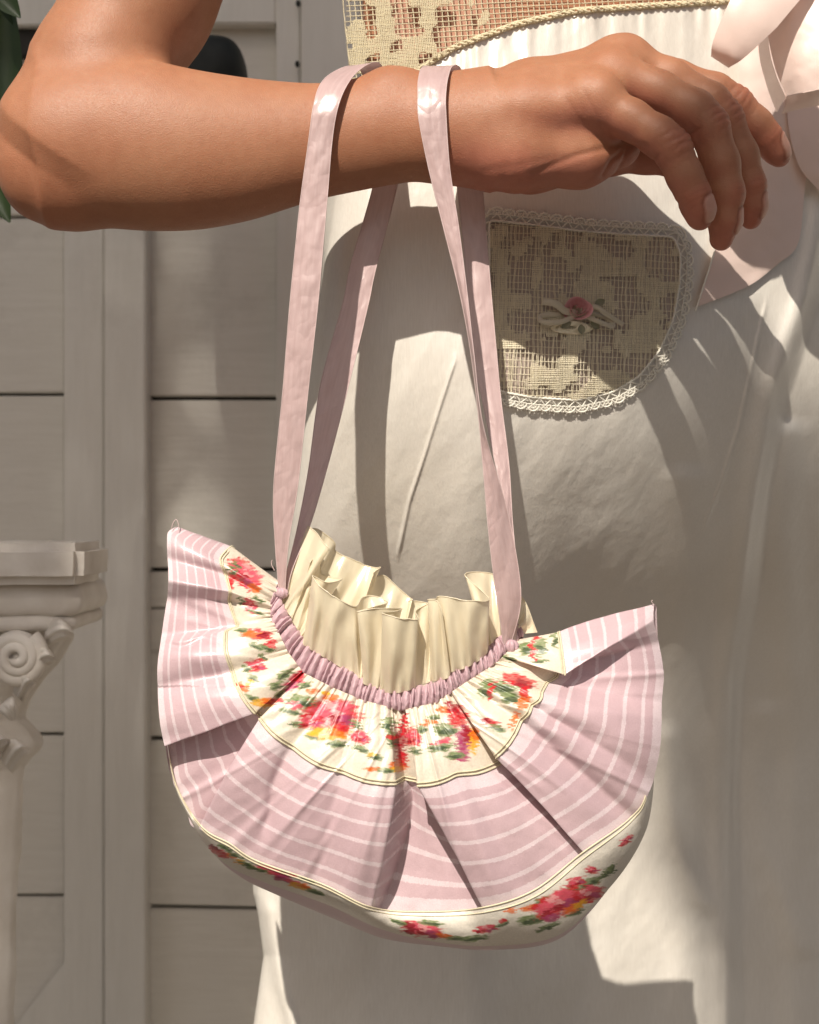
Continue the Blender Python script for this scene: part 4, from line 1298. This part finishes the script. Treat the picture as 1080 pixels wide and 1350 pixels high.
LOWB += rose_b(641, 1225, 14, -0.1, 0.42) + leaf_b(662, 1218, 10, 3, -0.4) + [(662, 1214, 6, 2.5, -0.3, RED)] + [(674, 1200, 7, 4, 0, ORG), (700, 1197, 12, 4.5, -0.15, ORG), (708, 1196, 7, 4, 0, RED)]
LOWB += leaf_b(700, 1213, 20, 6, -0.15) + leaf_b(722, 1222, 16, 4, -0.4) + leaf_b(776, 1165, 16, 6, -0.5) + leaf_b(752, 1174, 14, 5, -0.5) + leaf_b(798, 1152, 14, 4, -0.7) + leaf_b(808, 1146, 9, 3, -1.0) + leaf_b(716, 1186, 14, 4, -0.3) + leaf_b(760, 1202, 14, 4, -0.4)
LOWB += rose_b(774, 1180, 22, -0.35, 0.5) + rose_b(735, 1192, 32, -0.4, 0.5) + [(757, 1197, 14, 5, -0.5, ORG), (765, 1192, 9, 4, -0.6, YEL), (728, 1210, 12, 5, -0.2, MAG)] + rose_b(759, 1163, 12, -0.4, 0.6) + rose_b(780, 1147, 8, -0.2, 0.6) + rose_b(825, 1108, 9, -0.8, 0.6)
lcol = paint(low[..., 0], low[..., 1], LOWB, np.array([0.80, 0.74, 0.64]), streak=3.5, ang=0.0, row=1.8, seed=40)
lf = B_(grid_obj('lower_floral_band', WP(low), M_floral, None, None, {'Col': lcol}))
lf['label'] = 'ivory band with red roses around the base'
oe = BAG[:, -1].copy(); oe[:, 1] += np.where(cols[:, -1, 2] < 2, -0.0006, 0.0006)
pv = np.nonzero((LBa[:, 0, 1] > np.where(LBa[:, 0, 0] > 600, 1050, 1000)))[0]
B_(tube_obj('seam_piping', [WP(low[pv[0]:pv[-1] + 1, 1] + np.array([0, 0, -1.0]))], 0.00042, M_piping, None, 6))
B_(tube_obj('seam_piping', [WP(low[pv[0]:pv[-1] + 1, 7] + np.array([0, 0.5, -0.6]))], 0.0003, M_piping, None, 6))
t2 = np.linspace(0, 1, n2)[None, :, None]
Bb = Cq + np.array([0, -6, 44.0]); Ob = LBa[:, 0][:, None] * np.array([1, 1, 0]) + np.array([0, -22, 62.0]) * np.clip((LBa[:, 0, 0] - 200) / 120, 0.2, 1)[:, None, None] * np.clip((885 - LBa[:, 0, 0]) / 120, 0.2, 1)[:, None, None]
ctrl = np.concatenate([Bq, Cq, Bb, Ob], 1)
base = np.swapaxes(catmull(np.swapaxes(ctrl, 0, 1), 14), 0, 1)
M_base = mat_satin('pink_base_silk', (0.78, 0.62, 0.63), 0.5, 0.12, 0, 0.12, 0.3)
B_(grid_obj('base_panel', WP(base), M_base))

# ---- gathered casing round the neck
NBt = np.array([(369, 777, -4), (357, 797, -18), (361, 826, -30), (381, 861, -42), (400, 887, -51), (438, 908, -61), (481, 927, -69), (524, 937, -73), (560, 933, -72), (590, 918, -67), (615, 901, -58), (645, 881, -46), (668, 861, -25), (684, 843, -5),
                (688, 842, 14), (660, 852, 40), (600, 872, 58), (530, 888, 62), (460, 870, 60), (410, 837, 48), (382, 803, 32), (373, 777, 12)], float)
NTt = np.array([(375, 752, 0), (369, 778, -12), (378, 806, -24), (398, 837, -36), (419, 857, -44), (450, 877, -55), (487, 899, -62), (527, 908, -66), (558, 904, -66), (586, 890, -60), (609, 874, -52), (638, 855, -40), (660, 839, -20), (677, 826, -3),
                (680, 824, 14), (655, 826, 38), (598, 846, 54), (530, 862, 58), (462, 844, 56), (414, 812, 46), (388, 780, 30), (378, 756, 12)], float)
def close_catmull(P, n):
    Q = np.concatenate([P[-2:], P, P[:3]])
    C = catmull(Q, n); return C[2 * n:-2 * n - 1]
nb_ = close_catmull(NBt, 60); nt_ = close_catmull(NTt, 60)
arc = np.concatenate([[0], np.cumsum(np.linalg.norm(np.diff(nb_, axis=0), axis=1))])
w = np.linspace(0, 1, 26)[None, :, None]
cas = nt_[:, None] * (1 - w) + nb_[:, None] * w
pc = puck_fn(21, 1600, 8.8)
# each pucker leans a little: sample the pucker function at a slanted arc position
lean = (w[..., 0] - 0.5) * 5 * vnoise(arc / 30, arc * 0)[:, None] * 2
pz = pc(np.clip(arc[:, None] + lean + 1.2 * vnoise(w[..., 0] * 5, arc[:, None] / 9), 0, 1590))
prof_c = np.sin(math.pi * np.clip(w[..., 0], 0.0, 1.0)) ** 0.5
ctr = np.array([530, 840, 0.0])
outv = cas - ctr; outv[..., 2] *= 1.3; outv /= np.linalg.norm(outv, axis=-1, keepdims=True)
outv = outv * np.array([0.5, 0.35, 1.0]); 
front_m = np.where(nb_[:, 2] < 5, -1.0, 1.0)[:, None]
amt = 2.0 + 6.5 * pz
cas = cas + outv * (amt * prof_c)[..., None]
cas[..., 2] += front_m * (amt * prof_c) * 0.7 + front_m * (4 * (pz - 0.5)) + 1.6 * fbm(arc[:, None] / 5, w[..., 0] * 4, 2)
cas[..., 1] += 6.0 * (vnoise(arc / 5, arc * 0 + 3)[:, None]) * np.where(w[..., 0] < 0.5, 1, 0.4)
B_(grid_obj('gathered_casing', WP(cas), M_casing, cu=True))

# ---- cream satin ruffle
def ruffle(knots, name, n=16, rows=40, flare=0.0):
    K = np.array(knots, float)          # (k, 6) top xyz, bottom xyz
    C = catmull(K, n)
    t = np.linspace(0, 1, rows)[None, :, None]
    top, bot = C[:, None, :3], C[:, None, 3:]
    # base is drawn up tight: folds open gradually towards the top
    G = bot + (top - bot) * t
    e = np.sin(math.pi * t[..., 0])
    G[..., 2] += -4.0 * e + 2.5 * fbm(G[..., 0] / 20, G[..., 1] / 40, 2)
    s_b = np.concatenate([[0], np.cumsum(np.linalg.norm(np.diff(C[:, :2], axis=0), axis=1))])[:, None]
    G[..., 2] += 4.2 * e ** 0.7 * np.sin(s_b * 0.20 + 2.2 * vnoise(s_b / 30, t[..., 0] * 2)) + 1.6 * vnoise(s_b / 6, t[..., 0] * 2.5)
    gath = np.exp(-t[..., 0] * 7)
    s = np.concatenate([[0], np.cumsum(np.linalg.norm(np.diff(C[:, 3:], axis=0), axis=1))])
    G[..., 2] -= 3.5 * gath * np.sin(s[:, None] * 0.42 + 3 * vnoise(s / 14, s * 0)[:, None])
    G[..., 1] += 1.4 * t[..., 0] ** 3 * vnoise(s[:, None] / 7, s[:, None] * 0 + 2)
    P = WP(G)
    o = B_(grid_obj(name, P, M_cream))
    return o, P
FR = [
 (388, 712, 22, 371, 778, 2), (400, 695, 14, 371, 786, -4), (413, 698, -2, 373, 796, -10), (427, 716, -34, 378, 806, -22), (434, 725, -38, 381, 810, -26), (424, 727, -22, 384, 814, -27), (409, 742, -38, 386, 820, -29),
 (421, 745, -16, 390, 826, -32), (424, 756, -12, 392, 830, -33), (440, 762, -18, 396, 836, -36), (451, 764, -34, 398, 842, -38), (432, 768, -66, 399, 846, -40), (412, 759, -74, 400, 850, -44), (424, 775, -86, 412, 858, -48), (446, 790, -92, 436, 872, -56), (468, 800, -84, 466, 890, -60),
 (478, 788, -52, 474, 894, -60), (494, 786, -40, 476, 896, -60), (511, 794, -48, 478, 897, -61), (492, 800, -78, 478, 898, -64), (471, 806, -96, 480, 902, -66), (490, 803, -94, 492, 906, -68), (510, 802, -78, 502, 908, -66),
 (530, 802, -58, 506, 908, -64), (520, 806, -84, 504, 909, -68), (504, 808, -108, 502, 912, -70), (528, 815, -118, 522, 914, -74), (551, 816, -106, 546, 908, -72), (548, 806, -76, 548, 904, -66), (562, 797, -58, 558, 902, -64),
 (575, 790, -60, 564, 900, -64), (564, 791, -80, 570, 898, -66), (577, 793, -92, 584, 896, -67), (584, 812, -92, 594, 892, -66), (580, 800, -74, 592, 888, -60), (578, 787, -84, 596, 886, -62), (610, 791, -94, 616, 880, -62), (636, 793, -88, 636, 868, -52), (645, 789, -70, 644, 858, -42),
 (630, 774, -46, 642, 856, -40), (613, 758, -30, 640, 854, -38), (628, 754, -8, 646, 850, -32), (650, 757, 4, 654, 844, -24), (662, 768, 8, 664, 838, -12), (690, 790, 10, 676, 830, -4), (708, 834, 12, 682, 836, 2),
]
ro, RP = ruffle(FR, 'ruffle')
ro['label'] = 'cream satin ribbon ruffle, front half'
BR = [
 (392, 700, 22, 376, 772, 6), (416, 697, 34, 384, 790, 22), (440, 714, 46, 392, 800, 34), (443, 727, 56, 398, 806, 42), (466, 738, 62, 420, 826, 50), (489, 748, 68, 446, 842, 56), (502, 748, 50, 458, 848, 56), (493, 755, 34, 462, 850, 54), (497, 760, 56, 468, 852, 58),
 (508, 760, 66, 480, 856, 58), (526, 776, 70, 500, 862, 58), (541, 788, 70, 520, 864, 58), (544, 790, 56, 526, 864, 57), (539, 793, 60, 530, 864, 58), (556, 793, 70, 550, 862, 56), (590, 802, 70, 590, 852, 56), (630, 800, 60, 636, 838, 46), (664, 790, 44, 660, 830, 32), (690, 792, 26, 676, 828, 16), (708, 834, 14, 683, 836, 6),
]
rb, RP2 = ruffle(BR, 'ruffle', 12, 24)
rb['label'] = 'cream satin ribbon ruffle, back half'
# bound edge of the satin
for o_, P_ in ((ro, RP), (rb, RP2)):
    ed_ = tube_obj('ribbon_edge', [P_[:, -1]], 0.00032, M_cream, None, 5)
    ed_.parent = o_

# ---- ribbon straps
def strap(L, R, name, n=22):
    """L, R: matching edge points (px, py, depth px)"""
    A = catmull(np.stack([np.array(L, float), np.array(R, float)], 1), n)
    A = resample2(A)
    v = np.linspace(0, 1, 15)[None, :, None]
    G = A[:, 0][:, None] * (1 - v) + A[:, 1][:, None] * v
    s = np.arange(len(G))[:, None]
    G[..., 2] += 1.8 * fbm(G[..., 1] / 34, v[..., 0] * 2.0 + s * 0, 3) - 2.2 * np.sin(math.pi * v[..., 0]) * np.sign(0.5)
    G[..., 2] += 1.6 * np.abs(fbm((G[..., 1] + 60 * v[..., 0]) / 55, v[..., 0] * 1.5 + 7, 2))
    P = WP(G)
    uvs_ = np.stack([np.broadcast_to(s / 20.0, G.shape[:2]), np.broadcast_to(v[..., 0], G.shape[:2])], -1)
    o = B_(grid_obj(name, P, M_strap2, None, uvs_))
    for c in (0, -1):
        e_ = tube_obj('selvedge', [P[:, c]], 0.00026, M_sel, None, 5); e_.parent = o
    return o
def mat_ribbon():
    t = NT('mauve_ribbon_streaked')
    uv = t.add('ShaderNodeUVMap'); mp = t.add('ShaderNodeMapping'); mp.inputs['Scale'].default_value = (1.2, 9, 1)
    t.l(uv.outputs[0], mp.inputs[0])
    st = t.noise(mp.outputs[0], 1.0, 3, 0.6)
    mp2 = t.add('ShaderNodeMapping'); mp2.inputs['Scale'].default_value = (1.1, 0.9, 1); mp2.inputs['Rotation'].default_value = (0, 0, 0.6)
    t.l(uv.outputs[0], mp2.inputs[0])
    cr = t.noise(mp2.outputs[0], 1.0, 2, 0.5)
    c = t.mix(t.ramp(st, [(0.3, (0, 0, 0)), (0.7, (1, 1, 1))]), (0.53, 0.375, 0.365), (0.61, 0.45, 0.44))
    t.col(c)
    t.l(t.math('MULTIPLY_ADD', st, 0.20, 0.24), t.p.inputs['Roughness'])
    t.set(Specular_IOR_Level=0.75)
    t.bump(st, 0.12, 0.0005); t.bump(t.ramp(cr, [(0.40, (0, 0, 0)), (0.5, (1, 1, 1)), (0.60, (0, 0, 0))]), 0.16, 0.001)
    t.bump(t.noise(t.coords('Object'), 2400, 2), 0.15, 0.0003)
    t.translucent((0.60, 0.42, 0.40), 0.18)
    return t.m
M_strap2 = mat_ribbon()
M_sel = mat_satin('ribbon_selvedge', (0.70, 0.54, 0.52), 0.5, 0.1, 0, 0.15, 0.1)
def resample2(A):
    m = A.mean(1); Ls = np.concatenate([[0], np.cumsum(np.linalg.norm(np.diff(m, axis=0), axis=1))])
    s = np.linspace(0, Ls[-1], int(Ls[-1] / 2.5))
    return np.stack([np.stack([np.interp(s, Ls, A[:, e, k]) for k in range(3)], -1) for e in (0, 1)], 1)
LA = [(368, 785, -14), (366, 755, -18), (363, 717, -26), (361, 643, -40), (373, 516, -56), (382, 404, -64), (389, 333, -66), (396, 266, -67), (407, 186, -70), (413, 142, -70), (422, 112, -54), (438, 96, -20), (462, 87, 16), (478, 98, 48), (486, 150, 70), (490, 200, 72), (493, 240, 72), (463, 347, 64), (452, 400, 58), (423, 506, 46), (407, 618, 30), (393, 692, 12), (378, 755, -4), (372, 785, -8)]
RA = [(376, 786, -16), (377, 759, -22), (381, 713, -32), (393, 639, -44), (407, 510, -60), (419, 404, -68), (426, 325, -70), (432, 256, -70), (438, 186, -71), (445, 144, -73), (456, 115, -60), (472, 94, -26), (494, 82, 12), (506, 94, 48), (516, 150, 70), (522, 200, 72), (525, 238, 72), (495, 357, 62), (486, 400, 56), (463, 495, 44), (433, 611, 28), (409, 692, 8), (386, 750, -12), (378, 784, -12)]
sA = strap(LA, RA, 'strap'); sA['label'] = 'mauve ribbon strap nearer the elbow'
LBs = [(664, 850, -30), (657, 800, -46), (650, 752, -52), (643, 688, -58), (632, 558, -64), (621, 467, -68), (607, 390, -70), (586, 305, -72), (565, 221, -76), (552, 155, -80), (551, 125, -74), (552, 103, -58), (558, 88, -16), (575, 94, 34), (588, 135, 66), (596, 190, 74), (602, 238, 70), (613, 344, 62), (621, 467, 48), (634, 520, 40), (650, 597, 26), (664, 664, 12), (672, 740, -6), (672, 800, -18), (672, 848, -18)]
RBs = [(674, 848, -24), (686, 800, -30), (684, 752, -34), (668, 670, -46), (637, 560, -78), (625, 467, -80), (616, 386, -76), (605, 300, -76), (593, 221, -77), (588, 148, -80), (588, 122, -74), (591, 101, -58), (597, 87, -18), (608, 92, 32), (622, 135, 64), (631, 190, 74), (636, 242, 70), (644, 344, 62), (655, 467, 48), (661, 530, 40), (671, 611, 26), (676, 690, 12), (682, 750, -4), (684, 800, -14), (680, 846, -14)]
sB = strap(LBs, RBs, 'strap'); sB['label'] = 'mauve ribbon strap nearer the hand'
# knotted ends where the straps enter the casing
for (cx, cy, cd, rr) in ((372, 782, -14, 5), (674, 852, -24, 7)):
    P = []
    for k in range(3):
        a = np.linspace(0, 2 * math.pi, 30); tl = k * 0.9
        P.append(WP(np.stack([cx + rr * np.cos(a) * math.cos(tl) + 0 * a, cy + rr * 0.8 * np.sin(a), cd - 4 + rr * 0.7 * np.cos(a) * math.sin(tl)], -1)))
    B_(tube_obj('strap_knot', P, 0.0014, M_casing, None, 7))
# loose threads
th = []
for (x0, y0, pts) in ((226, 698, [(0, 0), (2, -8), (6, -13), (9, -8), (10, 2)]), (862, 797, [(0, 0), (-3, -4), (-1, -6)]), (362, 752, [(0, 0), (-4, -8), (-3, -14)])):
    q = catmull(np.array([(x0 + a, y0 + b, -4) for a, b in pts], float), 6); th.append(WP(q))
for q in th: B_(tube_obj('loose_thread', [q], 0.00022, M_sel, None, 4))

# ================================================================== PEDESTAL (plaster, classical capital)
PD = 0.18
ped = empty('pedestal', (float(W(-70, 900, PD + 0.05)[0]), PD + 0.05, 0.0))
tag(ped, 'white plaster pedestal with scrolled classical capital at the left edge', 'pedestal')
def PDk(o): return keep(o, ped)
def slab(px_r, py0, py1, d0, d1, name, bev=0.004, px_l=-330):
    a = W(px_l, py1, d0); b = W(px_r, py0, d0)
    o = box(name, (a[0], d0, a[2]), (b[0], d1, b[2]), M_plaster, None, bev)
    sb = o.modifiers.new('s', 'SUBSURF'); sb.subdivision_type = 'SIMPLE'; sb.levels = sb.render_levels = 4
    dm = o.modifiers.new('d', 'DISPLACE'); tx = bpy.data.textures.new('plaster_clouds', 'CLOUDS'); tx.noise_scale = 0.02
    dm.texture = tx; dm.strength = 0.0028; dm.mid_level = 0.5; dm.texture_coords = 'GLOBAL'
    return PDk(o)
slab(108, 716, 772, PD, PD + 0.085, 'abacus', 0.006)
# mouldings under the slab: swept profile
prof_m = [(772, 84), (778, 88), (784, 92), (792, 96), (797, 100), (803, 100), (808, 97), (812, 90), (818, 92), (824, 94), (830, 90)]
nseg = 14
for name, ylist in (('moulding', [(771, 88), (778, 95), (788, 98), (797, 99), (806, 97), (812, 92), (815, 84)]), ('moulding', [(814, 84), (819, 90), (827, 91), (833, 86), (836, 76)])):
    C = catmull(np.array(ylist, float), 5)
    P = []
    for (yy, xr) in C:
        zz = W(0, yy, PD)[2]
        xw = W(xr, yy, PD)[0]; dep = (xr - 60) * PX
        r_ = []
        for fx in np.linspace(-330, xr, 18): r_.append((W(fx, yy, PD)[0], PD + 0.030 - dep, zz))
        for k in range(1, 8): r_.append((xw, PD + 0.030 - dep + 0.012 * k, zz))
        P.append(r_)
    P = np.array(P); P = P + 0.0012 * fbm(P[..., 0:1] * 60 + P[..., 1:2] * 40, P[..., 2:3] * 60, 2)
    PDk(grid_obj(name, P, M_plaster))
# bell of the capital, narrowing to the shaft
bell = [(833, 76), (845, 78), (860, 70), (880, 58), (900, 40), (920, 26), (940, 16), (955, 12), (965, 22), (980, 34), (992, 36), (1004, 28), (1014, 18), (1030, 14), (1060, 14), (1120, 10), (1200, 5), (1300, 2), (1400, 0), (1700, -6)]
C = catmull(np.array(bell, float), 7)
axp = -120; nth = 72
tth = np.linspace(-math.pi, math.pi, nth, endpoint=False)
rows_ = []
for yy, xr in C:
    r = (xr - axp) * PX * (CAM_D + PD + 0.05) / CAM_D
    lobes = 1 + (0.045 * np.abs(np.cos(tth * 9)) if yy < 1020 else 0.02 * np.abs(np.cos(tth * 12))) - 0.02
    cx_ = W(axp, 0, PD + 0.05)[0]
    zz = W(0, yy, PD + 0.05)[2]
    rows_.append(np.stack([cx_ + r * lobes * np.cos(tth), PD + 0.085 + r * 0.42 * lobes * np.sin(tth), np.full(nth, zz)], -1))
P = np.array(rows_)
P = P + 0.0014 * fbm(P[..., 0:1] * 70 + P[..., 1:2] * 50, P[..., 2:3] * 70, 3)
PDk(grid_obj('shaft', P, M_plaster, cv=True))
# volute scroll: a spiral roll of plaster
th_ = np.linspace(0, 2 * math.pi * 2.6, 150)
rs = np.interp(th_, [0, th_[-1]], [34, 5]); 
sx = 22 + rs * np.cos(th_ - 0.9); sy = 866 + rs * np.sin(th_ - 0.9)
lead = np.stack([np.linspace(100, sx[0], 30), np.interp(np.linspace(0, 1, 30), [0, 0.5, 1], [832, 838, sy[0]])], -1)
pth = W(sx, sy, PD + 0.012 - 0.006 * np.linspace(0, 1, 150))
PDk(tube_obj('volute', [pth], [np.linspace(0.0052, 0.0032, 150)], M_plaster, None, 10))
# disc behind the scroll
a = np.linspace(0, 2 * math.pi, 41)[:-1]
rr_ = np.array([0.1, 10, 20, 30, 35, 36, 30])
dz = np.array([0.008, 0.010, 0.012, 0.013, 0.016, 0.028, 0.034])
P = np.array([W(22 + r * np.cos(a), 866 + r * np.sin(a), PD + z_) for r, z_ in zip(rr_, dz)])
PDk(grid_obj('volute', P, M_plaster, cv=True))
# curled leaves along the edge of the bell
for (bx0, by0, ex0, ey0, wd_) in ((60, 842, 98, 836, 16), (44, 880, 74, 868, 14), (24, 920, 46, 898, 13), (0, 930, 20, 950, 14), (8, 1010, 38, 985, 17), (-20, 1000, 12, 975, 15)):
    t = np.linspace(0, 1, 14); v = np.linspace(-1, 1, 11)
    lx = bx0 + (ex0 - bx0) * t; ly = by0 + (ey0 - by0) * t - 10 * np.sin(math.pi * t)
    dx_, dy_ = (ex0 - bx0), (ey0 - by0); L_ = math.hypot(dx_, dy_)
    w_ = wd_ * np.sqrt(np.clip(np.sin(math.pi * np.clip(t * 0.8 + 0.2, 0, 1)), 0, 1))
    GX = lx[:, None] - dy_ / L_ * w_[:, None] * v; GY = ly[:, None] + dx_ / L_ * w_[:, None] * v
    GD = PD + 0.020 - 0.020 * np.sin(math.pi * t * 0.8)[:, None] + 0.012 * v[None] ** 2 - 0.002 * np.cos(v * 9)[None]
    PDk(grid_obj('capital_leaf', W(GX, GY, GD), M_plaster))

# ================================================================== DARK ROUNDED OBJECT behind the arm, kind unknown
p0 = W(170, 270, 0.36); p1 = W(321, 34, 0.36)
un = np.linspace(-math.pi, math.pi, 64, endpoint=False); vn = np.linspace(-math.pi / 2, math.pi / 2, 33)
sg = lambda c, e: np.sign(c) * np.abs(c) ** e
P = np.stack([(p0[0] + p1[0]) / 2 + (p1[0] - p0[0]) / 2 * sg(np.cos(un)[:, None], 0.42) * sg(np.cos(vn)[None], 0.5),
              0.39 + 0.032 * np.broadcast_to(sg(np.sin(vn)[None], 0.6), (64, 33)),
              (p0[2] + p1[2]) / 2 + (p1[2] - p0[2]) / 2 * sg(np.sin(un)[:, None], 0.42) * sg(np.cos(vn)[None], 0.5)], -1)
P[..., 1] += 0.004 * fbm(P[..., 0] * 30, P[..., 2] * 30, 2)
me = raw_mesh('dark_rounded_object', P.reshape(-1, 3), grid_faces(64, 33, True))
blk = link('dark_rounded_object', me, None)
me.materials.append(M_black)
tag(blk, 'dark rounded object partly hidden behind the crook of the arm', 'object')

# ================================================================== PLANT at the left: its leaves show at the upper left and shade the wall
plant = empty('leafy_plant', (-0.62, 0.28, 0.0))
tag(plant, 'tall dark green leafy plant at the upper left corner', 'plant')
def leaf_grid(base, tip, width, up, droop=0.15, n=9):
    base = np.array(base, float); tip = np.array(tip, float); up = np.array(up, float)
    t = np.linspace(0, 1, n); v = np.linspace(-1, 1, 5)
    ax = tip - base; L = np.linalg.norm(ax); ax /= L
    sd = np.cross(ax, up); sd /= np.linalg.norm(sd) + 1e-9
    nn = np.cross(sd, ax)
    w_ = width * np.sin(math.pi * np.clip(t, 0.02, 0.99)) ** 0.75 * (1.15 - 0.4 * t)
    P = base + ax * L * t[:, None, None] + sd * (w_[:, None] * v)[..., None] + nn * (np.abs(v)[None] * w_[:, None] * 0.35 - droop * L * (t ** 2)[:, None])[..., None]
    return P
def PL(o): return keep(o, plant)
for b_, t_, wd in (((2, -40, .16), (18, 265, .15), 0.0115), ((-14, -24, .13), (26, 22, .12), 0.008), ((-6, -40, .15), (16, 30, .13), 0.007), ((-26, 210, .17), (12, 292, .16), 0.010), ((-30, 60, .17), (8, 150, .18), 0.010)):
    PL(grid_obj('leaf', leaf_grid(W(*b_), W(*t_), wd, (0, -1, 0.1), 0.04, 16), M_leaf))
polys = [np.array([(-0.40, 0.22, 0.0), (-0.38, 0.22, 0.6), (-0.36, 0.20, 1.0), (-0.33, 0.18, 1.35)])]
PL(tube_obj('stem', [resample(p, 0.03) for p in polys], [0.008], M_stem, None, 8))

# ================================================================== ADDED TREE, out of view, put in to shade the wall, fingers and dress
added_shade_tree = empty('added_shade_tree', (-1.6, -4.4, 0.0))
tag(added_shade_tree, 'added leafy shade caster behind the viewer, out of view', 'added_shade_tree')
r2 = np.random.default_rng(11)
TS = np.array(to_sun); FAR = 4.6
Vs, Fs, base_i = [], [], 0
# boxes given where their shade falls in the plane y = -0.3: x0, x1, z0, z1, leaves
for x0, x1, z0, z1, n_ in ((-1.00, -0.345, 0.95, 2.35, -6200), (-1.00, -0.54, 0.95, 2.35, 1300), (-0.40, -0.02, 1.80, 2.45, -2600), (0.088, 0.66, 1.02, 1.46, 2100), (0.05, 0.12, 1.33, 1.42, 40), (0.082, 0.26, 1.38, 1.515, 240)):
    fine = n_ < 0                     # small-leaved, thin part of the crown
    for k in range(abs(n_)):
        p = np.array([r2.uniform(x0, x1), -0.3, r2.uniform(z0, z1)]) + TS * (FAR + r2.uniform(-0.25, 0.25))
        dirv = r2.normal(size=3); dirv /= np.linalg.norm(dirv)
        Lf = r2.uniform(0.03, 0.055) if fine else r2.uniform(0.07, 0.12)
        P = leaf_grid(p - dirv * Lf / 2, p + dirv * Lf / 2, Lf * 0.26, r2.normal(size=3), 0.12, 5)
        Vs.append(P.reshape(-1, 3)); Fs.append(grid_faces(5, 5) + base_i); base_i += 25
shade_crown = keep(link('shade_crown', raw_mesh('shade_crown', np.concatenate(Vs), np.concatenate(Fs)), M_shade_crown), added_shade_tree); shade_crown['kind'] = 'stuff'
c0 = np.array([-0.55, -0.3, 1.6]) + TS * FAR
polys = [np.array([(-1.6, -4.4, 0.0), (-1.62, -4.2, 1.6), (-1.55, -3.8, 3.2), tuple(c0)])]
for k in range(8):
    e_ = c0 + np.array([r2.uniform(-0.4, 0.08), r2.uniform(-0.2, 0.2), r2.uniform(-0.4, 0.6)])
    polys.append(np.array([polys[0][2], (polys[0][2] + e_) / 2 + r2.uniform(-0.08, 0.08, 3), e_]))
polys.append(np.array([c0, np.array([-0.12, -0.3, 2.15]) + TS * FAR, np.array([0.22, -0.3, 1.95]) + TS * FAR, np.array([0.37, -0.3, 1.40]) + TS * FAR]))
keep(tube_obj('shade_trunk', [resample(p, 0.06) for p in polys], [0.07] + [0.018] * 9, M_stem, None, 8), added_shade_tree)

tag(dress, 'ivory silk cotton dress with lace yoke, lace pocket and blush bow', 'dress')
for o in (dress, bag): pass
